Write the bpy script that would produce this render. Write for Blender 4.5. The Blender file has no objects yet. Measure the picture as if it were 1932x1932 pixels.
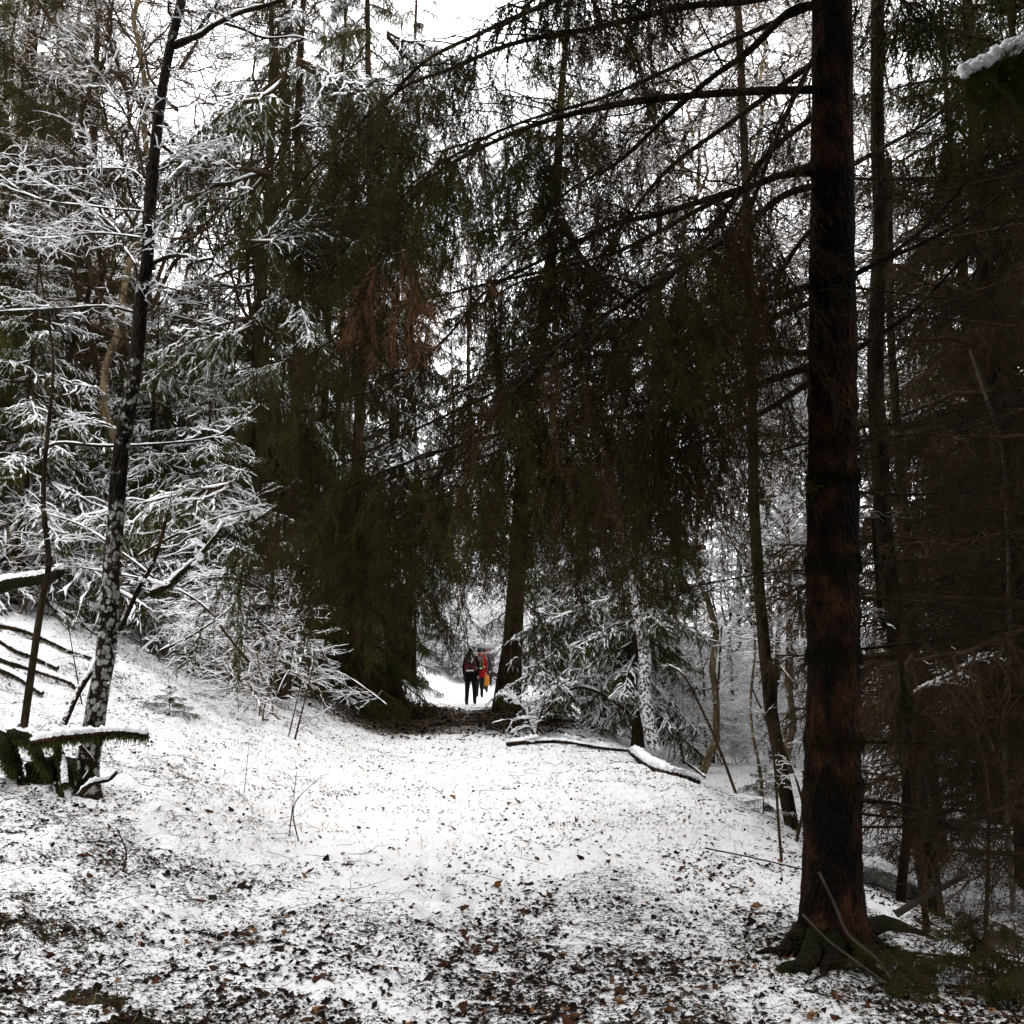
import bpy, math, random
import numpy as np
from mathutils import Vector, Matrix, Euler

# ------------------------------------------------------------------ camera, world, sun, exposure
SC = bpy.context.scene
COL = SC.collection
PITCH = math.radians(8.1)
EYE = 1.6
cam_d = bpy.data.cameras.new('camera')
cam_d.sensor_width = 36; cam_d.sensor_fit = 'HORIZONTAL'
cam_d.lens = 34.56
cam_d.clip_start = 0.05; cam_d.clip_end = 2000
cam = bpy.data.objects.new('camera', cam_d); COL.objects.link(cam)
cam.location = (0, 0, EYE); cam.rotation_euler = (math.pi/2 + PITCH, 0, 0)
SC.camera = cam

SUN_EL, SUN_ROT = 50, 12
w = bpy.data.worlds.new('World'); SC.world = w; w.use_nodes = True
nt = w.node_tree; nt.nodes.clear()
out = nt.nodes.new('ShaderNodeOutputWorld'); bg = nt.nodes.new('ShaderNodeBackground')
sky = nt.nodes.new('ShaderNodeTexSky'); sky.sky_type = 'NISHITA'; sky.sun_disc = False
sky.sun_elevation = math.radians(SUN_EL); sky.sun_rotation = math.radians(SUN_ROT)
hs = nt.nodes.new('ShaderNodeHueSaturation'); hs.inputs['Saturation'].default_value = 0.12
mx = nt.nodes.new('ShaderNodeMix'); mx.data_type = 'RGBA'; mx.inputs[0].default_value = 0.8
mx.inputs[7].default_value = (9.8, 9.55, 9.5, 1)      # even white cloud layer over the clear sky
nt.links.new(sky.outputs[0], hs.inputs['Color']); nt.links.new(hs.outputs[0], mx.inputs[6])
nt.links.new(mx.outputs[2], bg.inputs[0]); nt.links.new(bg.outputs[0], out.inputs[0])
bg.inputs[1].default_value = 0.15
sd = bpy.data.lights.new('sun', 'SUN'); sd.energy = 1.0; sd.angle = math.radians(25); sd.color = (1, 0.94, 0.86)
sun = bpy.data.objects.new('sun', sd); COL.objects.link(sun)
_el, _az = math.radians(SUN_EL), math.radians(SUN_ROT)
_dir = Vector((math.sin(_az)*math.cos(_el), math.cos(_az)*math.cos(_el), math.sin(_el)))
sun.rotation_euler = _dir.to_track_quat('Z', 'Y').to_euler()
SC.view_settings.view_transform = 'Standard'; SC.view_settings.look = 'None'
SC.view_settings.gamma = 1; SC.view_settings.use_curve_mapping = False
SC.view_settings.exposure = 1.5
SC.cycles.max_bounces = 6; SC.cycles.diffuse_bounces = 4
SC.cycles.use_denoising = True
SC.cycles.denoiser = 'OPENIMAGEDENOISE'
SC.cycles.denoising_input_passes = 'RGB_ALBEDO_NORMAL'

# ------------------------------------------------------------------ numbers
R = random.Random(7)
NR = np.random.RandomState(11)
F = 983.0/1024*1932      # focal length in the 1932-px frame used for sizes below
CP, SP = math.cos(PITCH), math.sin(PITCH)

def ray(px, py):
    u = (px-966)/F; v = (966-py)/F
    return np.array((u, CP - v*SP, SP + v*CP))
def P(px, py, Y):
    d = ray(px, py); return np.array((0, 0, EYE)) + d*(Y/d[1])
def PP(lst): return np.array([P(*a) for a in lst])
def PL(lst, dy=.9): return PP([(a, b, c+dy) for a, b, c in lst])

_H = np.random.RandomState(5).rand(256, 256)
def vnoise(x, y):
    xi = np.floor(x).astype(int); yi = np.floor(y).astype(int)
    fx = x-xi; fy = y-yi; fx = fx*fx*(3-2*fx); fy = fy*fy*(3-2*fy)
    a = _H[xi & 255, yi & 255]; b = _H[(xi+1) & 255, yi & 255]
    c = _H[xi & 255, (yi+1) & 255]; d = _H[(xi+1) & 255, (yi+1) & 255]
    return (a*(1-fx)+b*fx)*(1-fy)+(c*(1-fx)+d*fx)*fy - .5
def fbm(x, y, f, o=3):
    s = 0; a = 1
    for i in range(o):
        s = s + a*vnoise(x*f+17.3*i, y*f-9.1*i); f = f*2.03; a *= .5
    return s
def sstep(a, b, x):
    t = np.clip((x-a)/(b-a), 0, 1); return t*t*(3-2*t)
def pathx(y): return -0.05*np.clip(y, 0, 27)

def hbase(x, y):
    x = np.asarray(x, float); y = np.asarray(y, float)
    u = x - pathx(y)
    a = np.maximum(0, -u-1.15); a = np.where(a < .6, a*a/1.2, a-.3)
    s = np.interp(y, [3, 8, 14, 22, 30, 60], [.13, .24, .44, .50, .62, .5])
    z = s*np.minimum(a, 8) + .25*np.maximum(a-8, 0)
    z = z - .55*sstep(2.5, 4.6, u) - .05*np.maximum(u-3, 0).clip(0, 12) - .04*np.maximum(u-1.2, 0).clip(0, 2)
    z = z + 9*sstep(46, 95, y) + .10*np.maximum(0, y-60)
    z = z + .16*fbm(x, y, .35, 2)*sstep(1, 3, np.abs(u))
    return z
def hfull(x, y):
    u = x - pathx(y)
    rough = .5 + .5*sstep(.9, 2.2, np.abs(u))
    near = 1 - sstep(18, 34, y)
    foot = 0
    yy = 3.4; k = 0
    if np.size(x) > 1:
        for k in range(46):
            yy = 3.4+k*.36
            for (ox, oy) in ((0, 0), (.22, .15), (-.16, .27)):
                fx = float(pathx(yy))+ox+(.11 if k % 2 else -.11)+.05*math.sin(k*2.7+ox*9); fy = yy+oy
                foot = foot - .026*np.exp(-(((x-fx)/.055)**2+((y-fy)/.13)**2)**1.5)
    trough = -.05*np.exp(-(u/.75)**2)*sstep(5, 9, y)
    bank = sstep(1.2, 2.2, -u)*(1-sstep(20, 32, y))
    tuss = bank*.085*np.maximum(0, fbm(x+2, y*1.3, 3.4, 2)+.05)
    return hbase(x, y) + foot + trough + tuss + rough*.085*fbm(x, y, 1.7, 2) + near*(rough*.035*fbm(x+4, y, 6.5, 2)+(.45+.55*rough)*.022*fbm(x, y+8, 22, 2))
def G(px, py, y0=2.5):
    """point of the ground seen at a place of the frame"""
    d = ray(px, py); y = y0
    while y < 120:
        p = np.array((0, 0, EYE)) + d*(y/d[1])
        if p[2] < float(hbase(p[0], p[1])): return p
        y += .05
    return p
def gy(px, py): return float(G(px, py)[1])
def ground(x, y): return np.array((x, y, float(hfull(np.float64(x), np.float64(y)))))

def on_ground(lst, dz=0.):
    q = []
    for (x, y) in lst: g = G(x, y); q.append(ground(g[0], g[1])+(0, 0, dz))
    return q

# ------------------------------------------------------------------ mesh builder
class MB:
    def __init__(s): s.v = []; s.f3 = []; s.f4 = []; s.m3 = []; s.m4 = []; s.n = 0
    def tri(s, v, f, m=0):
        s.v.append(np.asarray(v, float).reshape(-1, 3)); s.f3.append(np.asarray(f, int)+s.n)
        s.m3.append(np.full(len(f), m)); s.n += len(s.v[-1])
    def quad(s, v, f, m=0):
        s.v.append(np.asarray(v, float).reshape(-1, 3)); s.f4.append(np.asarray(f, int)+s.n)
        s.m4.append(np.full(len(f), m)); s.n += len(s.v[-1])
    def mesh(s, name, mats, off=(0, 0, 0), smooth=True, subtract=None):
        me = bpy.data.meshes.new(name)
        v = np.concatenate(s.v) - np.asarray(off)
        f3 = np.concatenate(s.f3) if s.f3 else np.zeros((0, 3), int)
        f4 = np.concatenate(s.f4) if s.f4 else np.zeros((0, 4), int)
        me.vertices.add(len(v)); me.vertices.foreach_set('co', v.astype(np.float32).ravel())
        loops = np.concatenate([f3.ravel(), f4.ravel()])
        me.loops.add(len(loops)); me.loops.foreach_set('vertex_index', loops.astype(np.int32))
        nf = len(f3)+len(f4); me.polygons.add(nf)
        st = np.concatenate([np.arange(len(f3))*3, len(f3)*3+np.arange(len(f4))*4])
        me.polygons.foreach_set('loop_start', st.astype(np.int32))
        tot = np.concatenate([np.full(len(f3), 3), np.full(len(f4), 4)])
        try: me.polygons.foreach_set('loop_total', tot.astype(np.int32))
        except Exception: pass
        mi = np.concatenate([np.concatenate(s.m3) if s.m3 else np.zeros(0), np.concatenate(s.m4) if s.m4 else np.zeros(0)])
        for m in mats: me.materials.append(m)
        me.polygons.foreach_set('material_index', mi.astype(np.int32))
        me.polygons.foreach_set('use_smooth', np.full(nf, smooth))
        me.update(calc_edges=True); me.validate()
        return me

def tubes(mb, pts, rad, k=3, m=0, flat=1.0, cap=False):
    """pts (m,n,3), rad (m,n): many tubes at once"""
    pts = np.asarray(pts, float); rad = np.asarray(rad, float)
    if pts.ndim == 2: pts = pts[None]; rad = rad[None]
    M, N, _ = pts.shape
    if M == 0: return
    t = np.gradient(pts, axis=1); t /= np.linalg.norm(t, axis=2, keepdims=True)+1e-9
    ref = np.where(np.abs(t[..., 2:3]) > .92, np.array((1., 0, 0)), np.array((0., 0, 1)))
    ref0 = np.broadcast_to(ref[:, N//2:N//2+1], t.shape)
    a = np.cross(t, ref0); a /= np.linalg.norm(a, axis=2, keepdims=True)+1e-9
    b = np.cross(a, t)
    ang = np.arange(k)*2*math.pi/k
    ring = pts[:, :, None]+rad[:, :, None, None]*(a[:, :, None]*np.cos(ang)[:, None]+b[:, :, None]*np.sin(ang)[:, None]*flat)
    v = ring.reshape(-1, 3)
    i = np.arange(M)[:, None, None]*N*k+np.arange(N-1)[None, :, None]*k+np.arange(k)[None, None]
    j = np.arange(M)[:, None, None]*N*k+np.arange(N-1)[None, :, None]*k+((np.arange(k)+1) % k)[None, None]
    f = np.stack([i, i+k, j+k, j], -1).reshape(-1, 4)
    n0 = mb.n
    mb.quad(v, f, m)
    if cap and k > 2:
        for e in (0, N-1):
            for q in range(M):
                idx = q*N*k+e*k+np.arange(k)
                c = pts[q, e]
                vv = np.concatenate([v[idx], c[None]])
                ff = [(r, (r+1) % k, k) for r in range(k)]
                mb.tri(vv, ff, m)

def curves(p0, d, L, droop, n, rng, wob=.04):
    p0 = np.asarray(p0); d = d/(np.linalg.norm(d, axis=1, keepdims=True)+1e-9)
    t = np.linspace(0, 1, n)[None, :, None]
    L = np.asarray(L).reshape(-1, 1, 1); droop = np.broadcast_to(np.asarray(droop, float).reshape(-1, 1, 1), L.shape)
    w = np.cumsum(rng.randn(len(p0), n, 3)*wob, axis=1); w[:, 0] = 0
    q = p0[:, None]+d[:, None]*L*t+w*L
    q[:, :, 2:3] -= droop*L*t*t
    return q

def sample_on(pts, m, rng, lo=0., hi=1.):
    """for each polyline, m points and tangents"""
    M, N, _ = pts.shape
    t = (lo+(hi-lo)*(np.arange(m)[None]+rng.rand(M, m))/m)*(N-1)
    i = np.clip(t.astype(int), 0, N-2); f = (t-i)[..., None]
    r = np.arange(M)[:, None]
    a = pts[r, i]; b = pts[r, i+1]
    tg = b-a; tg /= np.linalg.norm(tg, axis=2, keepdims=True)+1e-9
    return (a+(b-a)*f).reshape(-1, 3), tg.reshape(-1, 3), (t/(N-1)).reshape(-1)

def needles(mb, pts, dens, ln, wd, rng, m=0, fwd=.7, lo=0.):
    M, N, _ = pts.shape
    a = pts[:, :-1].reshape(-1, 3); b = pts[:, 1:].reshape(-1, 3)
    L = np.linalg.norm(b-a, axis=1)
    c = rng.poisson(L*dens); idx = np.repeat(np.arange(len(a)), c)
    if len(idx) == 0: return
    p = a[idx]+(b-a)[idx]*rng.rand(len(idx), 1)
    t = (b-a)[idx]/(L[idx, None]+1e-9)
    r = rng.randn(len(idx), 3); r -= t*(r*t).sum(1, keepdims=True); r /= np.linalg.norm(r, axis=1, keepdims=True)+1e-9
    d = t*fwd+r; d /= np.linalg.norm(d, axis=1, keepdims=True)
    s = np.cross(d, rng.randn(len(idx), 3)); s /= np.linalg.norm(s, axis=1, keepdims=True)+1e-9
    l = ln*(.6+.8*rng.rand(len(idx), 1))
    v = np.stack([p-s*wd/2, p+s*wd/2, p+d*l], 1)
    mb.tri(v.reshape(-1, 3), np.arange(len(idx)*3).reshape(-1, 3), m)

def snow_on(mb, pts, rad, rs, rng, m=1, steep=.9, k=4, cov=.8, flat=.8, brk=.16):
    pts = np.asarray(pts); rad = np.asarray(rad)
    if pts.ndim == 2: pts = pts[None]; rad = rad[None]
    if len(pts) == 0: return
    t = np.gradient(pts, axis=1); t /= np.linalg.norm(t, axis=2, keepdims=True)+1e-9
    sl = np.abs(t[..., 2])
    g = np.clip((steep-sl)/.25, 0, 1)
    keep = (rng.rand(len(pts)) < cov) & (g.max(1) > .2)
    if not keep.any(): return
    pts = pts[keep]; rad = rad[keep]; g = g[keep]
    r = rs*(.45+.85*rng.rand(*g.shape))*g*np.where(rng.rand(*g.shape) < brk, .12, 1); r[:, 0] *= .3; r[:, -1] *= .25
    q = pts.copy(); q[:, :, 2] += rad*.8+r*.45
    tubes(mb, q, np.maximum(r, 1e-4), k, m, flat)

_t = (1+5**.5)/2
_ico = np.array([(-1, _t, 0), (1, _t, 0), (-1, -_t, 0), (1, -_t, 0), (0, -1, _t), (0, 1, _t), (0, -1, -_t), (0, 1, -_t), (_t, 0, -1), (_t, 0, 1), (-_t, 0, -1), (-_t, 0, 1)])/1.902
_icf = np.array([(0, 11, 5), (0, 5, 1), (0, 1, 7), (0, 7, 10), (0, 10, 11), (1, 5, 9), (5, 11, 4), (11, 10, 2), (10, 7, 6), (7, 1, 8), (3, 9, 4), (3, 4, 2), (3, 2, 6), (3, 6, 8), (3, 8, 9), (4, 9, 5), (2, 4, 11), (6, 2, 10), (8, 6, 7), (9, 8, 1)])
def blobs(mb, c, r, rng, m=0, zf=.6):
    c = np.asarray(c); r = np.asarray(r)
    v = _ico[None]*r[:, None, None]*(1+.35*(rng.rand(len(c), 12, 1)-.5)); v[:, :, 2] *= zf
    v = v+c[:, None]
    f = _icf[None]+np.arange(len(c))[:, None, None]*12
    mb.tri(v.reshape(-1, 3), f.reshape(-1, 3), m)

def crv(p, n):
    """Catmull-Rom resample of a control polygon"""
    p = np.asarray(p, float)
    if len(p) == 2: return p[0]+(p[1]-p[0])*np.linspace(0, 1, n)[:, None]
    q = np.vstack([2*p[0]-p[1], p, 2*p[-1]-p[-2]])
    seg = len(p)-1; t = np.linspace(0, seg-1e-6, n); i = t.astype(int); f = (t-i)[:, None]
    a, b, c, d = q[i], q[i+1], q[i+2], q[i+3]
    return .5*((2*b)+(-a+c)*f+(2*a-5*b+4*c-d)*f*f+(-a+3*b-3*c+d)*f**3)

def rough_tube(mb, pts, rad, k, m=0, amp=.06, fr=9, flare=None, rng=NR):
    """thick stem: ring noise, knots, and buttresses when flare=(height, amount, lobes)"""
    pts = np.asarray(pts); N = len(pts); rad = np.asarray(rad)
    t = np.gradient(pts, axis=0); t /= np.linalg.norm(t, axis=1, keepdims=True)
    ref = np.array((0, 1., .05)); a = np.cross(t, ref); a /= np.linalg.norm(a, axis=1, keepdims=True); b = np.cross(a, t)
    th = np.arange(k)*2*math.pi/k
    s = np.concatenate([[0], np.cumsum(np.linalg.norm(np.diff(pts, axis=0), axis=1))])
    S, T = np.meshgrid(s, th, indexing='ij')
    nz = 0
    c1, s1 = np.cos(T), np.sin(T)
    for (ff, aa) in ((1, 1), (2.7, .6), (6, .35)):
        nz = nz+aa*(vnoise(S*fr*.35*ff+c1*2*ff, s1*2*ff+31.7+S*.3)+vnoise(S*fr*.2*ff+7, c1*1.7*ff+s1*1.9*ff+11))
    rr = rad[:, None]*(1+amp*nz)
    if flare:
        H, A, ph = flare
        e = np.clip(1-S/H, 0, 1)**2.2
        lob = .45+.55*np.abs(np.cos(T*1.5+ph))**1.5*(1+.3*np.cos(T*2+ph*2))
        rr = rr*(1+A*e*lob)
    ring = pts[:, None]+rr[..., None]*(a[:, None]*c1[..., None]+b[:, None]*s1[..., None])
    i = np.arange(N-1)[:, None]*k+np.arange(k); j = np.arange(N-1)[:, None]*k+(np.arange(k)+1) % k
    mb.quad(ring.reshape(-1, 3), np.stack([i, j, j+k, i+k], -1).reshape(-1, 4), m)
    for e in (0, N-1):
        mb.tri(np.vstack([ring[e], pts[e]]), [(r, (r+1) % k, k) for r in range(k)], m)

# ------------------------------------------------------------------ materials
def mat(name): 
    m = bpy.data.materials.new(name); m.use_nodes = True
    n = m.node_tree; b = n.nodes['Principled BSDF']; b.inputs['Roughness'].default_value = .85
    if 'Specular IOR Level' in b.inputs: b.inputs['Specular IOR Level'].default_value = .03
    return m, n, b
def c4(c): return (c[0], c[1], c[2], 1)
def noise(n, sc, det=4, vec=None, rough=.55):
    t = n.nodes.new('ShaderNodeTexNoise'); t.inputs['Scale'].default_value = sc; t.inputs['Detail'].default_value = det
    t.inputs['Roughness'].default_value = rough
    if vec: n.links.new(vec, t.inputs['Vector'])
    return t
def ramp(n, fac, stops):
    r = n.nodes.new('ShaderNodeValToRGB'); e = r.color_ramp.elements
    while len(e) < len(stops): e.new(.5)
    for q, (p, c) in zip(e, stops): q.position = p; q.color = c4(c) if len(c) == 3 else c
    n.links.new(fac, r.inputs[0]); return r
def geo_pos(n): return n.nodes.new('ShaderNodeTexCoord').outputs['Object']
def mixc(n, fac, a, b):
    x = n.nodes.new('ShaderNodeMix'); x.data_type = 'RGBA'
    for s, val in ((x.inputs[0], fac), (x.inputs[6], a), (x.inputs[7], b)):
        if isinstance(val, bpy.types.NodeSocket): n.links.new(val, s)
        else: s.default_value = val if not isinstance(val, tuple) else c4(val)
    return x.outputs[2]
def bump(n, b, h, st, dist=.02):
    x = n.nodes.new('ShaderNodeBump'); x.inputs['Strength'].default_value = st; x.inputs['Distance'].default_value = dist
    n.links.new(h, x.inputs['Height']); n.links.new(x.outputs[0], b.inputs['Normal'])

def m_plain(name, c, var=.25, rough=.85, sc=8):
    m, n, b = mat(name); t = noise(n, sc, 3, geo_pos(n))
    lo = tuple(x*(1-var) for x in c); hi = tuple(min(1, x*(1+var)) for x in c)
    r = ramp(n, t.outputs[0], [(.3, lo), (.7, hi)]); n.links.new(r.outputs[0], b.inputs['Base Color']); b.inputs['Roughness'].default_value = rough
    return m
def m_snow():
    m, n, b = mat('snow'); v = geo_pos(n)
    t = noise(n, 60, 4, v); r = ramp(n, t.outputs[0], [(.3, (.80, .81, .84)), (.7, (.88, .885, .9))])
    n.links.new(r.outputs[0], b.inputs['Base Color']); bump(n, b, t.outputs[0], .3, .01); return m
SNOW = m_snow()
def m_needle(name, c1, c2, trans=.0):
    m, n, b = mat(name)
    oi = n.nodes.new('ShaderNodeObjectInfo'); v = geo_pos(n)
    t = noise(n, 3.5, 2, v)
    f = n.nodes.new('ShaderNodeMath'); f.operation = 'ADD'; n.links.new(t.outputs[0], f.inputs[0])
    g = n.nodes.new('ShaderNodeMath'); g.operation = 'MULTIPLY_ADD'; g.inputs[1].default_value = .5; g.inputs[2].default_value = -.25
    n.links.new(oi.outputs['Random'], g.inputs[0]); n.links.new(g.outputs[0], f.inputs[1])
    r = ramp(n, f.outputs[0], [(.3, c1), (.72, c2)]); n.links.new(r.outputs[0], b.inputs['Base Color'])
    b.inputs['Roughness'].default_value = .6
    return m
NEEDLE = m_needle('spruce_needles', (.010, .012, .003), (.062, .074, .012))
NEEDLE_NEAR = m_needle('near_spruce_needles', (.009, .010, .0025), (.070, .082, .012))
NEEDLE_DRY = m_needle('dry_needles', (.030, .017, .007), (.115, .066, .026))
NEEDLE_RUST = m_needle('rusty_needles', (.12, .04, .015), (.26, .11, .04))
TWIG = m_plain('twig_bark', (.034, .022, .013), .4)
TWIG_DRY = m_plain('dry_twig_bark', (.046, .031, .019), .4)
TWIG_PALE = m_plain('pale_twig_bark', (.11, .085, .065), .3)
TWIG_STICK = m_plain('weathered_stick', (.035, .03, .024), .4)
TWIG_MID = m_plain('hazel_bark', (.085, .058, .032), .4)
GRASSY = m_plain('moss_green', (.045, .055, .014), .5, sc=14)
LEAFB = [m_plain('leaf_brown', (.05, .022, .012), .4, sc=30), m_plain('leaf_dark', (.012, .008, .006), .4, sc=30), m_plain('leaf_tan', (.16, .08, .035), .3, sc=30)]
STRAW = m_plain('dry_grass', (.28, .21, .12), .3)

def m_bark(name, dark, light, moss=.0, sc=9, lich=0., snowp=0., vs=(1, 1, .3), top=0., blotch=0.):
    m, n, b = mat(name); v = geo_pos(n)
    mp = n.nodes.new('ShaderNodeMapping'); mp.inputs['Scale'].default_value = vs; n.links.new(v, mp.inputs[0])
    t = noise(n, sc, 6, mp.outputs[0], .65)
    col = ramp(n, t.outputs[0], [(.40, dark), (.66, light)]).outputs[0]
    vo = n.nodes.new('ShaderNodeTexVoronoi'); vo.inputs['Scale'].default_value = sc*5; n.links.new(mp.outputs[0], vo.inputs['Vector'])
    big = noise(n, 2.2, 3, v)
    if moss:
        f = ramp(n, big.outputs[0], [(1-moss, (0, 0, 0)), (min(1, 1-moss+.1), (1, 1, 1))])
        col = mixc(n, f.outputs[0], col, (.010, .012, .004))
    if lich:
        vl = n.nodes.new('ShaderNodeTexVoronoi'); vl.inputs['Scale'].default_value = 21; vl.inputs['Randomness'].default_value = 1
        wv = noise(n, 11, 5, v, .7)
        ad = n.nodes.new('ShaderNodeVectorMath'); ad.operation = 'MULTIPLY_ADD'
        ad.inputs[1].default_value = (.085,)*3; n.links.new(wv.outputs['Color'], ad.inputs[0]); n.links.new(v, ad.inputs[2])
        n.links.new(ad.outputs[0], vl.inputs['Vector'])
        rr = ramp(n, vl.outputs[0], [(.47, (1, 1, 1)), (.56, (0, 0, 0))])
        lb = noise(n, 5, 3, v)
        sep = n.nodes.new('ShaderNodeSeparateXYZ'); n.links.new(v, sep.inputs[0])
        mr = n.nodes.new('ShaderNodeMapRange'); mr.inputs[1].default_value = 1.2; mr.inputs[2].default_value = 4.0; mr.inputs[3].default_value = lich; mr.inputs[4].default_value = lich-.24
        n.links.new(sep.outputs[2], mr.inputs[0])
        a2 = n.nodes.new('ShaderNodeMath'); a2.operation = 'ADD'; n.links.new(lb.outputs[0], a2.inputs[0]); n.links.new(mr.outputs[0], a2.inputs[1])
        r2 = ramp(n, a2.outputs[0], [(.93, (0, 0, 0)), (1.0, (1, 1, 1))])
        mu = n.nodes.new('ShaderNodeMath'); mu.operation = 'MULTIPLY'; n.links.new(rr.outputs[0], mu.inputs[0]); n.links.new(r2.outputs[0], mu.inputs[1])
        lc = ramp(n, noise(n, 40, 3, v).outputs[0], [(.3, (.17, .17, .15)), (.7, (.36, .36, .33))])
        col = mixc(n, mu.outputs[0], col, lc.outputs[0])
    if snowp:
        ns = noise(n, 17, 4, v, .7)
        r3 = ramp(n, ns.outputs[0], [(1-snowp, (0, 0, 0)), (min(1, 1-snowp+.02), (1, 1, 1))])
        col = mixc(n, r3.outputs[0], col, (.84, .85, .87))
    if blotch:
        f = ramp(n, noise(n, 3.1, 4, mp.outputs[0], .6).outputs[0], [(blotch-.08, (1, 1, 1)), (blotch+.05, (0, 0, 0))])
        col = mixc(n, f.outputs[0], col, (.005, .004, .003))
    if top:      # snow caught on whatever faces up
        ge = n.nodes.new('ShaderNodeNewGeometry'); sp = n.nodes.new('ShaderNodeSeparateXYZ'); n.links.new(ge.outputs['Normal'], sp.inputs[0])
        a3 = n.nodes.new('ShaderNodeMath'); a3.operation = 'MULTIPLY_ADD'; n.links.new(noise(n, 30, 5, v, .7).outputs[0], a3.inputs[0]); a3.inputs[1].default_value = 1.1; n.links.new(sp.outputs[2], a3.inputs[2])
        r4 = ramp(n, a3.outputs[0], [(1.25-top*.6, (0, 0, 0)), (1.30-top*.6, (1, 1, 1))])
        r4.color_ramp.elements[1].position = min(1, 1.30-top*.6)
        col = mixc(n, r4.outputs[0], col, (.82, .83, .85))
    n.links.new(col, b.inputs['Base Color'])
    ad = n.nodes.new('ShaderNodeMath'); ad.operation = 'ADD'; n.links.new(t.outputs[0], ad.inputs[0]); n.links.new(vo.outputs[0], ad.inputs[1])
    bump(n, b, ad.outputs[0], 1., .035)
    return m
BARK_BIG = m_bark('spruce_bark_red', (.0055, .004, .003), (.046, .020, .011), moss=.42, sc=9, blotch=.50, vs=(1, 1, .55))
BARK_SPR = m_bark('spruce_bark', (.010, .007, .0045), (.055, .034, .02), moss=.4)
BARK_LICH = m_bark('lichen_bark', (.006, .0055, .0045), (.03, .022, .016), lich=.60)
BARK_DARK = m_bark('dark_bark', (.009, .007, .004), (.045, .032, .018), moss=.4, top=.35)
BARK_SNOWY = m_bark('snow_plastered_bark', (.014, .011, .009), (.08, .045, .03), snowp=.52)
BARK_PALE = m_bark('pale_bark', (.05, .038, .022), (.19, .145, .085), snowp=.36)
BARK_LOG = m_bark('log_bark', (.010, .007, .005), (.06, .032, .018), moss=.50, vs=(1, 1, 1), top=.62)
BARK_ROOT = m_bark('root_bark', (.006, .005, .004), (.03, .018, .011), moss=.6, vs=(1, 1, 1), top=.25)
BARK_GREY = m_bark('grey_log_bark', (.06, .06, .055), (.22, .21, .19), moss=.35, vs=(1, 1, 1), top=.6)
MOSS_DARK = m_plain('dark_moss', (.010, .011, .004), .6, sc=25)
MOSS = m_plain('shaggy_moss', (.035, .042, .010), .6, sc=25)

def m_ground():
    m, n, b = mat('snowy_ground'); v = geo_pos(n)
    at = n.nodes.new('ShaderNodeAttribute'); at.attribute_name = 'cover'
    n1 = noise(n, 9, 6, v, .72); n2 = noise(n, 38, 4, v, .7); n3 = noise(n, 120, 3, v, .6)
    def add(a, b_, k):
        x = n.nodes.new('ShaderNodeMath'); x.operation = 'MULTIPLY_ADD'; n.links.new(a, x.inputs[0]); x.inputs[1].default_value = k; 
        if isinstance(b_, float): x.inputs[2].default_value = b_
        else: n.links.new(b_, x.inputs[2])
        return x.outputs[0]
    s = add(n1.outputs[0], -1.05, .55); s = add(n2.outputs[0], s, .95); s = add(n3.outputs[0], s, .6)   # centred near 0
    s = add(at.outputs['Fac'], s, .62)
    msk = ramp(n, s, [(.235, (0, 0, 0)), (.285, (1, 1, 1))])
    lit = ramp(n, noise(n, 25, 5, v, .7).outputs[0], [(.3, (.005, .004, .003)), (.5, (.025, .016, .010)), (.62, (.020, .024, .007)), (.8, (.07, .038, .02))])
    sn = ramp(n, n2.outputs[0], [(.3, (.74, .75, .77)), (.7, (.88, .885, .9))])
    col = mixc(n, msk.outputs[0], lit.outputs[0], sn.outputs[0])
    n.links.new(col, b.inputs['Base Color'])
    hh = add(msk.outputs[0], n2.outputs[0], .5); hh = add(n3.outputs[0], hh, .4)
    bump(n, b, hh, .9, .02)
    return m

# ------------------------------------------------------------------ object helpers
def thing(name, loc, label, cat, group=None, rz=0, sc=1, rx=0):
    o = bpy.data.objects.new(name, None); COL.objects.link(o); o.empty_display_size = .1
    o.location = loc; o.rotation_euler = (rx, 0, rz); o.scale = (sc, sc, sc)
    o['label'] = label; o['category'] = cat
    if group: o['group'] = group
    return o
def part(name, me, parent=None, loc=None, rot=None, sc=None, label=None):
    o = bpy.data.objects.new(name, me); COL.objects.link(o)
    if parent: o.parent = parent
    if loc is not None: o.location = loc
    if rot is not None: o.rotation_euler = rot
    if sc is not None: o.scale = sc if hasattr(sc, '__len__') else (sc,)*3
    if label: o['label'] = label
    return o
def built(name, mb, mats, parent, smooth=True, label=None):
    """a part modelled in world space, shifted to its thing's base"""
    return part(name, mb.mesh(name, mats, off=parent.location if parent else (0, 0, 0), smooth=smooth), parent, label=label)

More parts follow.
